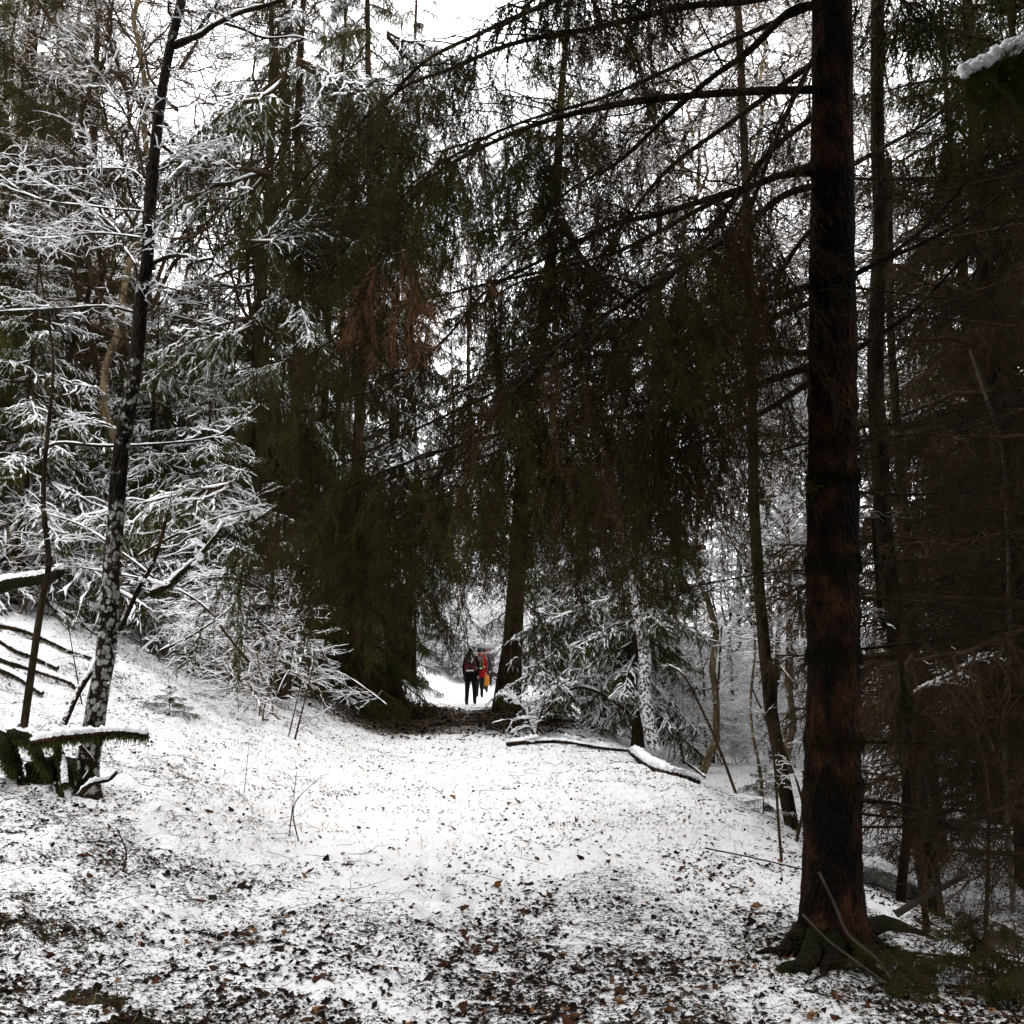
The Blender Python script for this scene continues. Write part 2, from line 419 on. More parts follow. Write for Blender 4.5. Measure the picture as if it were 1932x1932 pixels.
# ------------------------------------------------------------------ ground
def cover_at(x, y):
    u = x-pathx(y)
    c = np.full(x.shape, .64)
    c = c+.42*np.exp(-(u/.8)**2)*sstep(6.0, 8.5, y)             # trodden, fully snowed part of the path
    c = c+.10*sstep(7.5, 12, y)-.13*sstep(-1.3, -2.6, u)*sstep(22, 14, y)*(fbm(x, y*1.6, 3.2, 3) > .05)
    c = c-.34*(fbm(x+1.2, y+.3, 1.5, 2) > .13)*sstep(-.9, -1.5, x)*sstep(5.8, 4.8, y)
    c = c-.12*sstep(8.0, 5.0, y)                                # litter shows through in front
    c = c-.10*sstep(-.6, -1.8, x)*sstep(5.6, 4.2, y)
    c = c-.22*sstep(2.6, 4.2, u)*sstep(17, 12, y)               # under the spruces on the right
    c = c-.10*np.exp(-(((x-1.75)/.9)**2+((y-5.7)/.8)**2))
    d = ((y-24.6)/5.4)**2+((u+.9)/3.6)**2
    c = c-.95*np.exp(-d**2*.9)*(1-.0*u)                         # bare ground under the far spruce
    c = c+.35*np.exp(-(((y-31.5)/1.6)**2+((u)/1.0)**2))
    c = c-.25*np.exp(-(((x+5.2)/2.2)**2+((y-17)/3)**2))
    c = c+.17*fbm(x+3, y-5, .9, 2)+.20*fbm(x, y, 2.6, 3)*sstep(20, 8, y)
    return np.clip(c, .05, 1.1)
def make_ground():
    def grow(a, b, s0, k):
        out = [a]; s = s0
        while out[-1] < b: out.append(out[-1]+s); s *= k
        return out
    xp = np.array(grow(0, 3.0, .021, 1.0005)); xp = np.concatenate([xp, np.array(grow(xp[-1]+.022, 9, .023, 1.006)), ])
    xp = np.concatenate([xp, np.array(grow(xp[-1]+.1, 160, .12, 1.045))])
    xs = np.concatenate([-xp[:0:-1], xp])
    yp = np.array(grow(3.2, 160, .026, 1.0078)); yn = -np.array(grow(-3.15, 40, .06, 1.05)); 
    ys = np.concatenate([yn[::-1], yp])
    X, Y = np.meshgrid(xs, ys, indexing='xy'); Z = hfull(X, Y)
    nx, ny = len(xs), len(ys)
    mb = MB()
    i = np.arange(ny-1)[:, None]*nx+np.arange(nx-1)
    mb.quad(np.stack([X, Y, Z], -1).reshape(-1, 3), np.stack([i, i+1, i+nx+1, i+nx], -1).reshape(-1, 4))
    me = mb.mesh('snowy_ground', [m_ground()])
    a = me.attributes.new('cover', 'FLOAT', 'POINT'); a.data.foreach_set('value', cover_at(X, Y).astype(np.float32).ravel())
    o = part('snowy_ground', me); o['kind'] = 'structure'; o['label'] = 'snow dusted forest floor with a trodden path between banks'
    print('ground verts', nx*ny)
    return o
GROUND = make_ground()

def leaf_mesh(seed, mats, mi, size):
    r = np.random.RandomState(seed); n = 10
    th = np.arange(n)*2*math.pi/n
    rad = size*(.55+.45*np.abs(np.cos(th*1.5+.4))+.25*r.rand(n)); rad[0] *= 1.3
    v = np.stack([rad*np.cos(th)*1.1, rad*np.sin(th)*.8, size*(.25*np.abs(np.sin(th))+.35*r.rand(n))], -1)
    v = np.vstack([v, [[0, 0, 0]]])
    mb = MB(); mb.tri(v, [(k, (k+1) % n, n) for k in range(n)], 0)
    return mb.mesh('fallen_leaf', [mats[mi]])
def litter():
    rng = np.random.RandomState(3)
    lm = [leaf_mesh(k, LEAFB, [0, 0, 1, 2, 0, 1][k % 6], [.022, .03, .026, .03, .035, .024][k % 6]) for k in range(12)]
    spots = [(853, 1499, 2, 1.4), (975, 1513, 3, 2.0), (960, 1516, 2, 1.2)]
    k = 0
    for (px, py, v, s) in spots:
        g = G(px, py); part('fallen_leaf', lm[v if v != 2 else 9], GROUND, ground(g[0], g[1])+(0, 0, .012), (.4, .5, k), s); k += 1
    for q in range(285):
        y = 3.6+6.5*rng.rand()**1.5; x = (rng.rand()*2-1)*(.55*y)
        if float(cover_at(np.array([x]), np.array([y]))[0]) > .85 and rng.rand() < .8: continue
        part('fallen_leaf', lm[rng.randint(12)], GROUND, ground(x, y)+(0, 0, .008), (rng.randn()*.45, rng.randn()*.45, rng.rand()*6.3), .5+.7*rng.rand())
    # small dark litter flakes nobody could count
    N = 80000
    y = 3.3+15*rng.rand(N)**1.7; x = (rng.rand(N)*2-1)*.62*y
    cv = cover_at(x, y)+.35*fbm(x, y, 5, 2); keep = rng.rand(N) < np.clip(1.28-cv*1.22, .22, 1)*np.clip(.75+3*fbm(x+40, y, 2.1, 2), .25, 1.4)
    M_ = 9000; y2 = 18.5+13*rng.rand(M_); x2 = -4.5+6.5*rng.rand(M_); k2 = rng.rand(M_) < 1.15-1.2*cover_at(x2, y2)
    x3 = rng.rand(5000)*9-6; y3 = 10+9*rng.rand(5000); k3 = fbm(x3, y3*1.0, 2.2, 3) > .16
    big = np.concatenate([np.zeros(keep.sum()), np.ones(k2.sum()), np.full(k3.sum(), .1)])
    x, y = np.concatenate([x[keep], x2[k2], x3[k3]]), np.concatenate([y[keep], y2[k2], y3[k3]]); n = len(x); z = hfull(x, y)+.004
    th = rng.rand(n)*6.28; s = (.006+.015*rng.rand(n)**2)*(1+2.0*big)
    s = s*np.where((rng.rand(n) < .05) & (y < 8), 2.0, 1)
    d = np.stack([np.cos(th), np.sin(th), rng.randn(n)*.35], -1); e = np.stack([-np.sin(th), np.cos(th), rng.randn(n)*.35], -1)
    c = np.stack([x, y, z], -1)
    v = np.stack([c-d*s[:, None]*1.3, c-e*s[:, None]*.8+(0, 0, .006), c+d*s[:, None]*1.3, c+e*s[:, None]*.8+(0, 0, .006)], 1)
    mb = MB(); f = np.arange(n)[:, None]*4
    sel = rng.rand(n)
    a = np.hstack([f, f+1, f+2]); b_ = np.hstack([f, f+2, f+3])
    V = v.reshape(-1, 3)
    mb.v.append(V); mb.n = len(V)
    mi = np.where(sel < .2, 0, 1)
    mi = np.where(sel > .965, 2, mi)
    for ff in (a, b_): mb.f3.append(ff); mb.m3.append(mi)
    me = mb.mesh('leaf_litter', LEAFB, smooth=False)
    o = part('leaf_litter', me); o['kind'] = 'stuff'; o['label'] = 'dark crumbs of leaf litter poking through the thin snow'; o['category'] = 'leaf litter'
    # grass and moss blades
    N = 60000
    y = 3.3+17*rng.rand(N)**1.5; x = (rng.rand(N)*2-1)*.62*y; u = x-pathx(y)
    pr = .13+.55*(fbm(x+9, y+2, 1.3, 2) > .16)*(np.abs(u) > .8)*(.4+.6*(y < 7))
    pr = np.maximum(pr, .95*(x < -1.0)*(y < 5.6)*(fbm(x+1.2, y+.3, 1.5, 2) > .11))
    pr = np.maximum(pr, .5*(u < -1.2)*(y < 16)*(fbm(x, y*1.6, 3.2, 3) > .08))
    keep = rng.rand(N) < pr; x, y = x[keep], y[keep]; n = len(x); z = hfull(x, y)-.004
    L = .025+.05*rng.rand(n); L = np.where(y > 8, L*1.7, L); th = rng.rand(n)*6.28; w = np.maximum(.0016, y*.00035)
    tip = np.stack([np.cos(th)*L*.8, np.sin(th)*L*.8, L*(.25+.6*rng.rand(n))], -1)
    c = np.stack([x, y, z], -1); sd_ = np.stack([-np.sin(th), np.cos(th), 0*x], -1)*w[:, None]
    v = np.stack([c-sd_, c+sd_, c+tip], 1); mb = MB(); V = v.reshape(-1, 3)
    mb.v.append(V); mb.n = len(V); mb.f3.append(np.arange(3*n).reshape(-1, 3)); mb.m3.append(np.where((y > 7.5) | (rng.rand(n) < .3), 1, 0))
    o = part('grass', mb.mesh('grass', [GRASSY, STRAW], smooth=False)); o['kind'] = 'stuff'; o['label'] = 'short moss and dry grass blades showing through snow'; o['category'] = 'grass'
    # fine fallen twigs
    N = 900; y = 3.4+14*rng.rand(N)**1.4; x = (rng.rand(N)*2-1)*.6*y
    th = rng.rand(N)*6.28; c = np.stack([x, y, hfull(x, y)+.012], -1)
    q = curves(c, np.stack([np.cos(th), np.sin(th), rng.rand(N)*.1], -1), .06+.30*rng.rand(N)**2, 0, 5, rng, .06)
    q[:, :, 2] = np.maximum(q[:, :, 2], hfull(q[:, :, 0], q[:, :, 1])+.004)
    mb = MB(); tubes(mb, q, np.full((N, 5), .0022)*np.linspace(1, .5, 5)[None]*(.7+y[:, None]*.06), 3)
    o = part('fallen_twigs', mb.mesh('fallen_twigs', [TWIG])); o['kind'] = 'stuff'; o['label'] = 'thin dark twigs scattered over the snow'; o['category'] = 'twigs'
litter()

# ------------------------------------------------------------------ spruce foliage kit (shared meshes)
def spray_mesh(seed, kind):
    """a hanging twig curtain about 1 m long: one hanging stem, side twigs, fine twigs, needles"""
    r = np.random.RandomState(seed); mb = MB()
    main = curves(np.zeros((3, 3)), np.array([[.3, .1, -1], [-.25, .15, -1], [.05, -.2, -1]]), np.array([1., .8, .9]), 0.05, 12, r, .018)
    tubes(mb, main, np.full((3, 12), .0032)*np.linspace(1, .4, 12)[None], 3, 0)
    p, t, s = sample_on(main, 24, r, .05, 1)
    d = t*.9+r.randn(len(p), 3)*.42; d[:, 2] -= .25
    sec = curves(p, d, (.09+.20*r.rand(len(p)))*(1.1-.5*s), .12, 5, r, .05)
    tubes(mb, sec, np.full((len(p), 5), .0020)*np.linspace(1, .5, 5)[None], 3, 0)
    p, t, s = sample_on(sec, 4, r, .15, 1)
    d = t+r.randn(len(p), 3)*.5
    ter = curves(p, d, .03+.07*r.rand(len(p)), .2, 3, r, .05)
    tubes(mb, ter, np.full((len(p), 3), .0014), 3, 0)
    dn = {'green': 330, 'dry': 105, 'rust': 240}[kind]
    needles(mb, ter, dn, .013, .0024, r, 1); needles(mb, sec, dn*.8, .014, .0024, r, 1); needles(mb, main, dn*.5, .013, .0024, r, 1)
    nm = {'green': NEEDLE_NEAR, 'dry': NEEDLE_DRY, 'rust': NEEDLE_RUST}[kind]
    tw = TWIG if kind != 'rust' else m_plain('rusty_twig', (.22, .12, .07), .3)
    return mb.mesh('hanging_spray', [tw, nm])
SPRAY = {k: [spray_mesh(100*j+i, k) for i in range(6)] for j, k in enumerate(('green', 'dry', 'rust'))}

def bough_mesh(seed, kind):
    """one spruce bough of length 1 along +X: flat fan of side twigs with hanging twiglets; kinds snowy, green, bare"""
    r = np.random.RandomState(seed); mb = MB(); 
    main = curves(np.zeros((1, 3)), np.array([[1, 0, .12]]), [1.], .28, 10, r, .012)
    main[:, :, 2] += .10*np.linspace(0, 1, 10)**4
    tubes(mb, main, np.linspace(.016, .003, 10)[None], 4, 0)
    m = 30 if kind != 'bare' else 22
    p, t, s = sample_on(main, m, r, .10, 1)
    side = np.where(np.arange(len(p)) % 2, 1., -1.)
    d = t*(.75+.35*r.randn(len(p),1))+np.stack([0*s, side*(.55+.6*r.rand(len(p))), -.12+.25*r.randn(len(p))], -1)
    ls = (.07+.34*(1-s)**.8*(.35+.9*r.rand(len(p))))
    sec = curves(p, d, ls, .35, 8, r, .045)
    tubes(mb, sec, np.linspace(.0052, .0022, 8)[None]*np.ones((len(p), 1)), 3, 0)
    nt_ = {'snowy': 9, 'green': 8, 'bare': 6}[kind]
    p, t, s2 = sample_on(sec, nt_, r, .1, 1)
    d = t*.6+r.randn(len(p), 3)*.35; d[:, 2] -= {'snowy': .35, 'green': .8, 'bare': .15}[kind]
    ter = curves(p, d, (.05+.10*r.rand(len(p)))*(1.2 if kind == 'green' else 1), .25, 4, r, .05)
    tubes(mb, ter, np.full((len(p), 4), .0020)*np.linspace(1, .6, 4)[None], 3, 0)
    if kind == 'bare':
        p, t, s2 = sample_on(ter, 3, r, .1, 1)
        q = curves(p, t+r.randn(len(p), 3)*.6, .02+.05*r.rand(len(p)), .1, 3, r, .05)
        tubes(mb, q, np.full((len(p), 3), .0012), 3, 0)
        needles(mb, ter, 18, .016, .004, r, 1)
    else:
        needles(mb, ter, 130, .019, .0050, r, 1); needles(mb, sec, 150, .021, .0050, r, 1); needles(mb, main, 90, .02, .005, r, 1)
    if kind == 'snowy':
        snow_on(mb, main, np.full((1, 10), .008), .014, r, 2, 1.1)
        snow_on(mb, sec, np.full(sec.shape[:2], .004), .0110, r, 2, 1.05, 5, .85, .75, .28)
        snow_on(mb, ter[:, :3], np.full((len(ter), 3), .002), .0080, r, 2, 1.0, 4, .42, .8)
    return mb.mesh('bough', [TWIG if kind != 'bare' else TWIG_DRY, NEEDLE_DRY if kind == 'bare' else NEEDLE, SNOW])
BOUGH = {k: [bough_mesh(1000*j+i, k) for i in range(4)] for j, k in enumerate(('snowy', 'green', 'bare'))}

def spruce(px, py, Y, H, R0, label, kinds=('snowy', 'snowy', 'green'), lean=(0, 0), low=.12, nb=60, rt=None, group='spruces of the background wood', dead=.0, seed=0, base=None, droop=0., name='spruce_tree', bark=None, top=1.0):
    r = np.random.RandomState(seed+77)
    if base is None:
        x = P(px, py, Y)[0]; b = ground(x, Y)
    else: b = ground(*base)
    t = thing(name, b-(0, 0, .05), label, 'spruce', group)
    rt = rt or H*.011+.03
    n = 14; zz = np.linspace(0, H, n)
    path = np.stack([lean[0]*zz/H+.02*H*.2*np.sin(zz*.5+seed), lean[1]*zz/H, zz], -1)
    mb = MB(); rough_tube(mb, path, np.maximum(.01, rt*(1-zz/H*.92)), 12, 0, .08, 5, flare=(rt*5, .6, seed))
    part('trunk', mb.mesh('trunk', [bark or BARK_SPR]), t)
    for i in range(nb):
        f = low+(top-low)*((i+.5)/nb)**.9; z = f*H
        az = i*2.399+r.rand()*.5
        L = R0*(1-f)**.75*(.75+.45*r.rand())+.25
        if f < low+.1: L *= .8
        k = 'bare' if f < dead else kinds[r.randint(len(kinds))]
        me = BOUGH[k][r.randint(4)]
        c = np.array([np.interp(z, zz, path[:, 0]), np.interp(z, zz, path[:, 1]), z])
        el = -.12-droop+.55*(f-.3)+r.randn()*.1
        if k == 'bare': el = .05+r.randn()*.12
        part('bough', me, t, c, (r.randn()*.15, -el, az), L*(1 if k != 'bare' else 1.1))
    return t

# ------------------------------------------------------------------ bare broadleaf kit
def ramify(mb, stems, r, n1=14, L1=1., up=.4, lo=.25, k2=6, k3=5, r1=.012, snow=.012, m=0, ms=1, cov=.8, wob=.05, hor=1., dens4=0):
    """side branches, twigs and twiglets on stems (m,n,3), with snow lying on whatever is not steep"""
    p, t, s = sample_on(stems, n1, r, lo, 1)
    d = t*.35+r.randn(len(p), 3)*np.array((1, 1, .25))*hor; d[:, 2] += up
    A = curves(p, d, L1*(1.1-.75*s)*(.6+.7*r.rand(len(p))), .12, 9, r, wob*.5)
    ra = r1*(1.1-.6*s)[:, None]*np.linspace(1, .25, 9)[None]
    tubes(mb, A, ra, 4, m); 
    if snow: snow_on(mb, A, ra, snow*1.1, r, ms, .92, 4, .95)
    p, t, s = sample_on(A, k2, r, .15, 1)
    d = t*.9+r.randn(len(p), 3)*np.array((.75, .75, .3)); d[:, 2] += up*.25
    B = curves(p, d, L1*.42*(.5+.7*r.rand(len(p)))*(1.15-.6*s), .08, 7, r, wob)
    rb = np.full((len(p), 7), r1*.42)*np.linspace(1, .4, 7)[None]
    tubes(mb, B, rb, 3, m)
    if snow: snow_on(mb, B, rb, snow*.85, r, ms, .92, 4, cov)
    p, t, s = sample_on(B, k3, r, .15, 1)
    d = t*.9+r.randn(len(p), 3)*np.array((.7, .7, .35))
    C = curves(p, d, L1*.17*(.4+.8*r.rand(len(p))), .05, 4, r, wob)
    rc = np.full((len(p), 4), max(.0012, r1*.2))*np.linspace(1, .6, 4)[None]
    tubes(mb, C, rc, 3, m)
    if snow: snow_on(mb, C, rc, snow*.6, r, ms, .9, 4, cov*.75)
    return A

def shrub_mesh(seed, snow, n=7, H=1.6, mats=None, name='bush', spread=.5, up=.05):
    r = np.random.RandomState(seed); mb = MB()
    p = np.zeros((n, 3)); p[:, :2] = r.randn(n, 2)*.08
    d = np.stack([r.randn(n)*spread, r.randn(n)*spread, np.ones(n)], -1)
    st = curves(p, d, H*(.5+.6*r.rand(n)), .10, 14, r, .02)
    rr = np.full((n, 14), .009)*np.linspace(1, .35, 14)[None]
    tubes(mb, st, rr, 4, 0)
    if snow: snow_on(mb, st, rr, snow, r, 1, .9)
    ramify(mb, st, r, 9, .9, up, .15, 6, 4, .006, snow, cov=.9, hor=1.0)
    return mb.mesh(name, mats or [TWIG_MID, SNOW])
BUSH = [shrub_mesh(i, .0105, n=5, H=2.3, spread=.35, up=.0) for i in range(4)]; BUSH_THIN = [shrub_mesh(10+i, .006, n=5, H=1.8) for i in range(3)]
CROWN_SNOWY = []; CROWN_BARE = []; CROWN_THICK = []
for i in range(3):
    for lst, sn in ((CROWN_SNOWY, .010), (CROWN_BARE, 0), (CROWN_THICK, .018)):
        r = np.random.RandomState(40+i); mb = MB()
        st = curves(np.zeros((1, 3)), np.array([[.05, 0, 1.]]), [1.], 0, 20, r, .004)
        q = st*np.array((10, 10, 10.))
        p, t, s = sample_on(q, 20, r, .25, 1)
        d = t*.5+r.randn(len(p), 3)*np.array((.7, .7, .2)); d[:, 2] += .35
        A = curves(p, d, 3.2*(1.1-.8*s)*(.6+.6*r.rand(20)), .05, 12, r, .03)
        ra = np.full((20, 12), .032)*(1.15-.8*s)[:, None]*np.linspace(1, .25, 12)[None]
        tubes(mb, A, ra, 5, 0)
        if sn: snow_on(mb, A, ra, sn, r, 1, .9)
        ramify(mb, A, r, 7, 1.3, .15, .15, 6, 4, .011, sn*.85, cov=.8, wob=.05)
        lst.append(mb.mesh('crown', [TWIG if not sn else TWIG_MID, SNOW]))

def broadleaf(px, py, Y, H, rt, label, crown='bare', lean=0., bark=None, seed=0, base=None, group='bare broadleaf trees', snowstem=0, csc=None, name='broadleaf_tree', cat='tree', path=None, rz=None):
    b = ground(P(px, py, Y)[0], Y) if base is None else ground(*base)
    t = thing(name, b-(0, 0, .05), label, cat, group)
    r = np.random.RandomState(seed+5); n = 26; zz = np.linspace(0, H, n)
    pth = np.stack([lean*zz+.012*H*np.sin(zz*1.1+seed)+.006*H*np.sin(zz*2.9+seed*2), .01*H*np.cos(zz*.8+seed), zz], -1)
    mb = MB(); rad = rt*(1-.72*zz/H)
    rough_tube(mb, pth, rad, 10, 0, .07, 7, flare=(rt*7, .5, seed))
    if snowstem:
        m = snowstem; k = r.randint(0, n-8, m); a = r.rand(m)*6.28
        c = pth[k]+(pth[k+1]-pth[k])*r.rand(m, 1)+np.stack([np.cos(a), np.sin(a), 0*a], -1)*rad[k][:, None]*.85
        blobs(mb, c, rt*(.15+.3*r.rand(m)), r, 1, 1.2)
    part('trunk', mb.mesh('trunk', [bark or BARK_DARK, SNOW]), t)
    c = {'snowy': CROWN_SNOWY, 'bare': CROWN_BARE, 'thick': CROWN_THICK}.get(crown)
    if crown: 
        s = csc or H/10
        o = part('crown', c[seed % 3], t, (0, 0, 0), (0, math.atan(lean), r.rand()*6.28 if rz is None else rz), s)
    return t

def snowy_limb(name, ctrl, r0, r1, label, cat, mats=None, snow=.012, n=24, k=8, twigs=0, L1=.5, group=None, parent=None, steep=.93, rough=.05, up=.2, seed=0, k2=4, k3=3, cov=.85, pname='stem', moss=0, r1b=None, hor=.8, lo=.1, flat=.8):
    """one stick, log or branch along control points in world space"""
    pts = crv(ctrl, n); r = np.random.RandomState(seed+9)
    t = parent or thing(name, pts[0], label, cat, group)
    rad = np.linspace(r0, r1, n)
    mb = MB(); rough_tube(mb, pts, rad, k, 0, rough, 14)
    if twigs: ramify(mb, pts[None], r, twigs, L1, up, lo, k2, k3, r1b or max(.0025, r1*.8), snow*.8 if snow else 0, cov=cov, hor=hor)
    mats = mats or [BARK_DARK, SNOW]
    built(pname, mb, [mats[0], mats[-1]], t)
    if snow:
        m2 = MB()
        if r0 >= .045 and snow >= .05:
            e = np.sin(np.linspace(0.02, 1, n)**.5*math.pi)**.35*np.clip(np.linspace(1, 0, n)*9, .15, 1)
            q = pts+np.array((0, 0, 1))*(rad*.42)[:, None]; rough_tube(m2, q, rad*.76*e+.003, 22, 0, .45, 34)
            mm = int(n*9); ki = r.randint(0, n-1, mm); blobs(m2, pts[ki]+(pts[ki+1]-pts[ki])*r.rand(mm, 1)+np.stack([r.randn(mm)*.35, r.randn(mm)*.35, .75+.25*r.rand(mm)], -1)*rad[ki][:, None], rad[ki]*(.10+.22*r.rand(mm)), r, 0, .6)
        else: snow_on(m2, pts[None].copy(), rad[None], max(snow, r0*.7), r, 0, steep, 7, 1., flat, 0.06)
        if m2.n: built('snow_cover', m2, [SNOW], t)
    if moss:
        m3 = MB(); m_ = int(moss); i = r.randint(0, n-1, m_); a = r.rand(m_)*6.28
        c = pts[i]+(pts[i+1]-pts[i])*r.rand(m_, 1); d = np.stack([np.cos(a)*.6, np.sin(a)*.6, -.7+.5*r.randn(m_)], -1)
        ln = .012+.035*r.rand(m_); s = np.cross(d, r.randn(m_, 3)); s /= np.linalg.norm(s, axis=1, keepdims=True)
        c = c+d*rad[i][:, None]*.7
        m3.tri(np.stack([c-s*.004, c+s*.004, c+d*ln[:, None]+(0, 0, -.008)], 1).reshape(-1, 3), np.arange(3*m_).reshape(-1, 3))
        built('moss', m3, [MOSS], t, False)
    return t

# ------------------------------------------------------------------ the big spruce in the right foreground
def big_spruce():
    Y = 6.0
    xs = [(1569, 0), (1570, 300), (1570, 600), (1571, 900), (1572, 1200), (1572, 1500), (1571, 1640), (1570, 1745)]
    low = G(1566, 1790); Yb = low[1]
    pts = [P(x, y, Y-.0) for x, y in xs][::-1]
    b = pts[0].copy(); b[2] = float(hbase(b[0], b[1]))-.12
    top = pts[-1]+(pts[-1]-pts[0])/np.linalg.norm(pts[-1]-pts[0])*9
    ctrl = np.vstack([b, pts[1:], top])
    t = thing('spruce_tree', tuple(b+(0, 0, .1)), 'thick dark reddish spruce trunk with moss collars in the right foreground', 'spruce')
    s = np.linspace(0, 1, 150)
    path = crv(ctrl, 320)
    h = path[:, 2]-b[2]
    rad = np.interp(h, [0, .35, .8, 1.6, 3, 5.5, 13], [.205, .18, .166, .155, .150, .132, .06])
    for hh in (.95, 2.05, 2.75, 3.35): rad = rad+.010*np.exp(-((h-hh)/.05)**2)   # whorl collars
    mb = MB(); rad = rad*(1+.018*vnoise(h*16, h*3)); rough_tube(mb, path, rad, 96, 0, .075, 9, flare=(.55, .55, .6))
    built('trunk', mb, [BARK_BIG], t)
    for cpy, dn_ in ((1065, 1500), (900, 900), (1395, 900), (1235, 700), (1475, 500), (840, 400)):
        k = int(np.argmin(np.abs(path[:, 2]-P(1570, cpy, Y)[2]))); m_ = dn_; a = NR.rand(m_)*6.28
        c = path[k]+np.stack([np.cos(a), np.sin(a), 0*a], -1)*(rad[k]+.004)+np.stack([0*a, 0*a, NR.randn(m_)*.03], -1)
        d = np.stack([np.cos(a)*.5, np.sin(a)*.5, -.9+.5*NR.randn(m_)], -1); sx_ = np.cross(d, NR.randn(m_, 3)); sx_ /= np.linalg.norm(sx_, axis=1, keepdims=True)
        m3 = MB(); m3.tri(np.stack([c-sx_*.003, c+sx_*.003, c+d*(.015+.03*NR.rand(m_, 1))], 1).reshape(-1, 3), np.arange(3*m_).reshape(-1, 3)); built('moss_collar', m3, [MOSS_DARK], t, False)
    # roots running out over the ground
    for i, (px, py, L, w) in enumerate([(1425, 1795, .9, .075), (1470, 1850, .6, .065), (1560, 1850, .45, .06), (1700, 1800, .9, .06), (1760, 1770, 1.1, .05), (1655, 1840, .6, .05)]):
        g = G(px, py); c = np.array([path[6][0], path[6][1]]); q = []
        for f in np.linspace(.1, 1, 9):
            x, y = c+(g[:2]-c)*f; y += .06*math.sin(f*6+i)
            q.append((x, y, float(hfull(np.float64(x), np.float64(y)))+(.10*(1-f)**1.5)-.005))
        mb = MB(); rr = np.linspace(w*1.5, .018, 9); rough_tube(mb, crv(q, 40), np.interp(np.linspace(0, 8, 40), np.arange(9), rr), 16, 0, .32, 16)
        built('root', mb, [BARK_ROOT], t)
    # limbs: control points (px, py, Y), end radius, spray kind
    Ls = [
     ([(1560, 10, 6), (1492, 21, 6.1), (1411, 98, 6.3), (1337, 151, 6.5), (1253, 225, 6.6), (1166, 306, 6.8), (1071, 362, 7.0), (960, 470, 7.2)], .032, 'dry', 9),
     ([(1560, -30, 6), (1404, 2, 6.4), (1283, 14, 6.7), (1124, 53, 7.1), (973, 81, 7.3), (850, 130, 7.6), (744, 176, 7.9), (604, 306, 8.3), (480, 440, 8.5)], .030, 'green', 26),
     ([(1560, 169, 6), (1428, 172, 6.0), (1253, 185, 6.1), (1131, 204, 6.3), (1043, 225, 6.5), (955, 257, 6.8), (829, 323, 7.3), (700, 420, 7.8), (560, 560, 8.1)], .030, 'green', 26),
     ([(1560, 325, 6), (1478, 330, 6), (1415, 351, 6), (1253, 401, 6.2), (1166, 422, 6.5), (1085, 460, 6.8), (920, 548, 7.4), (839, 640, 7.8), (700, 760, 8.1)], .028, 'mix', 24),
     ([(1560, 345, 6), (1478, 369, 5.8), (1404, 429, 5.5), (1305, 492, 5.2), (1180, 570, 5.0), (1060, 650, 5.0), (950, 760, 5.2)], .026, 'mix', 14),
     ([(1560, 200, 6), (1450, 290, 6.4), (1370, 400, 6.7), (1290, 500, 7), (1166, 610, 7.4), (1000, 740, 7.8), (850, 850, 8.1)], .022, 'dry', 18),
     ([(1560, 530, 6), (1480, 555, 6), (1430, 572, 6.1), (1300, 640, 6.3), (1201, 666, 6.6), (1113, 712, 6.9), (1008, 772, 7.3), (902, 905, 7.7), (760, 960, 8)], .024, 'mix', 26),
     ([(1560, 665, 6), (1478, 666, 6.2), (1428, 662, 6.4), (1330, 650, 6.9), (1200, 660, 7.4), (1050, 690, 7.9), (850, 780, 8.4), (640, 880, 8.8), (470, 990, 9)], .024, 'green', 28),
     ([(1560, 680, 6), (1428, 726, 6), (1369, 750, 6.1), (1253, 782, 6.3), (1078, 793, 6.7), (900, 830, 7.2), (700, 900, 7.7), (520, 990, 8)], .026, 'mix', 28),
     ([(1560, 100, 6), (1380, 230, 7), (1250, 330, 8), (1150, 460, 9), (1040, 600, 9.6), (900, 720, 10), (700, 830, 10.4)], .022, 'dry', 22),
     ([(1560, -160, 6), (1300, -90, 7), (1050, 0, 8), (913, 60, 8.5), (793, 123, 8.8), (690, 240, 9), (600, 330, 9.2), (520, 480, 9.3)], .03, 'green', 24),
    ]
    Ls += [
     ([(1560, 700, 6), (1400, 800, 7), (1250, 860, 8), (1100, 890, 8.6), (950, 940, 9), (800, 1000, 9.3)], .022, 'mix', 24),
     ([(1560, 560, 6), (1350, 640, 7), (1150, 740, 8), (950, 850, 9), (750, 900, 9.6), (560, 960, 10)], .022, 'green', 28),
     ([(1560, 300, 6), (1350, 380, 7), (1150, 480, 8), (900, 540, 9), (700, 600, 9.4), (540, 700, 9.8)], .022, 'mix', 28),
     ([(1560, 0, 6), (1350, 90, 7.2), (1150, 180, 8.4), (960, 240, 9), (800, 330, 9.5), (660, 450, 10)], .022, 'green', 28),
     ([(1560, 60, 6), (1500, 180, 5.8), (1450, 300, 5.7), (1410, 420, 5.7), (1380, 560, 5.8)], .018, 'dry', 16),
     ([(1560, 400, 6), (1500, 470, 6.3), (1440, 560, 6.6), (1350, 680, 6.9), (1280, 780, 7.2)], .016, 'mix', 18),
    ]
    total = 0
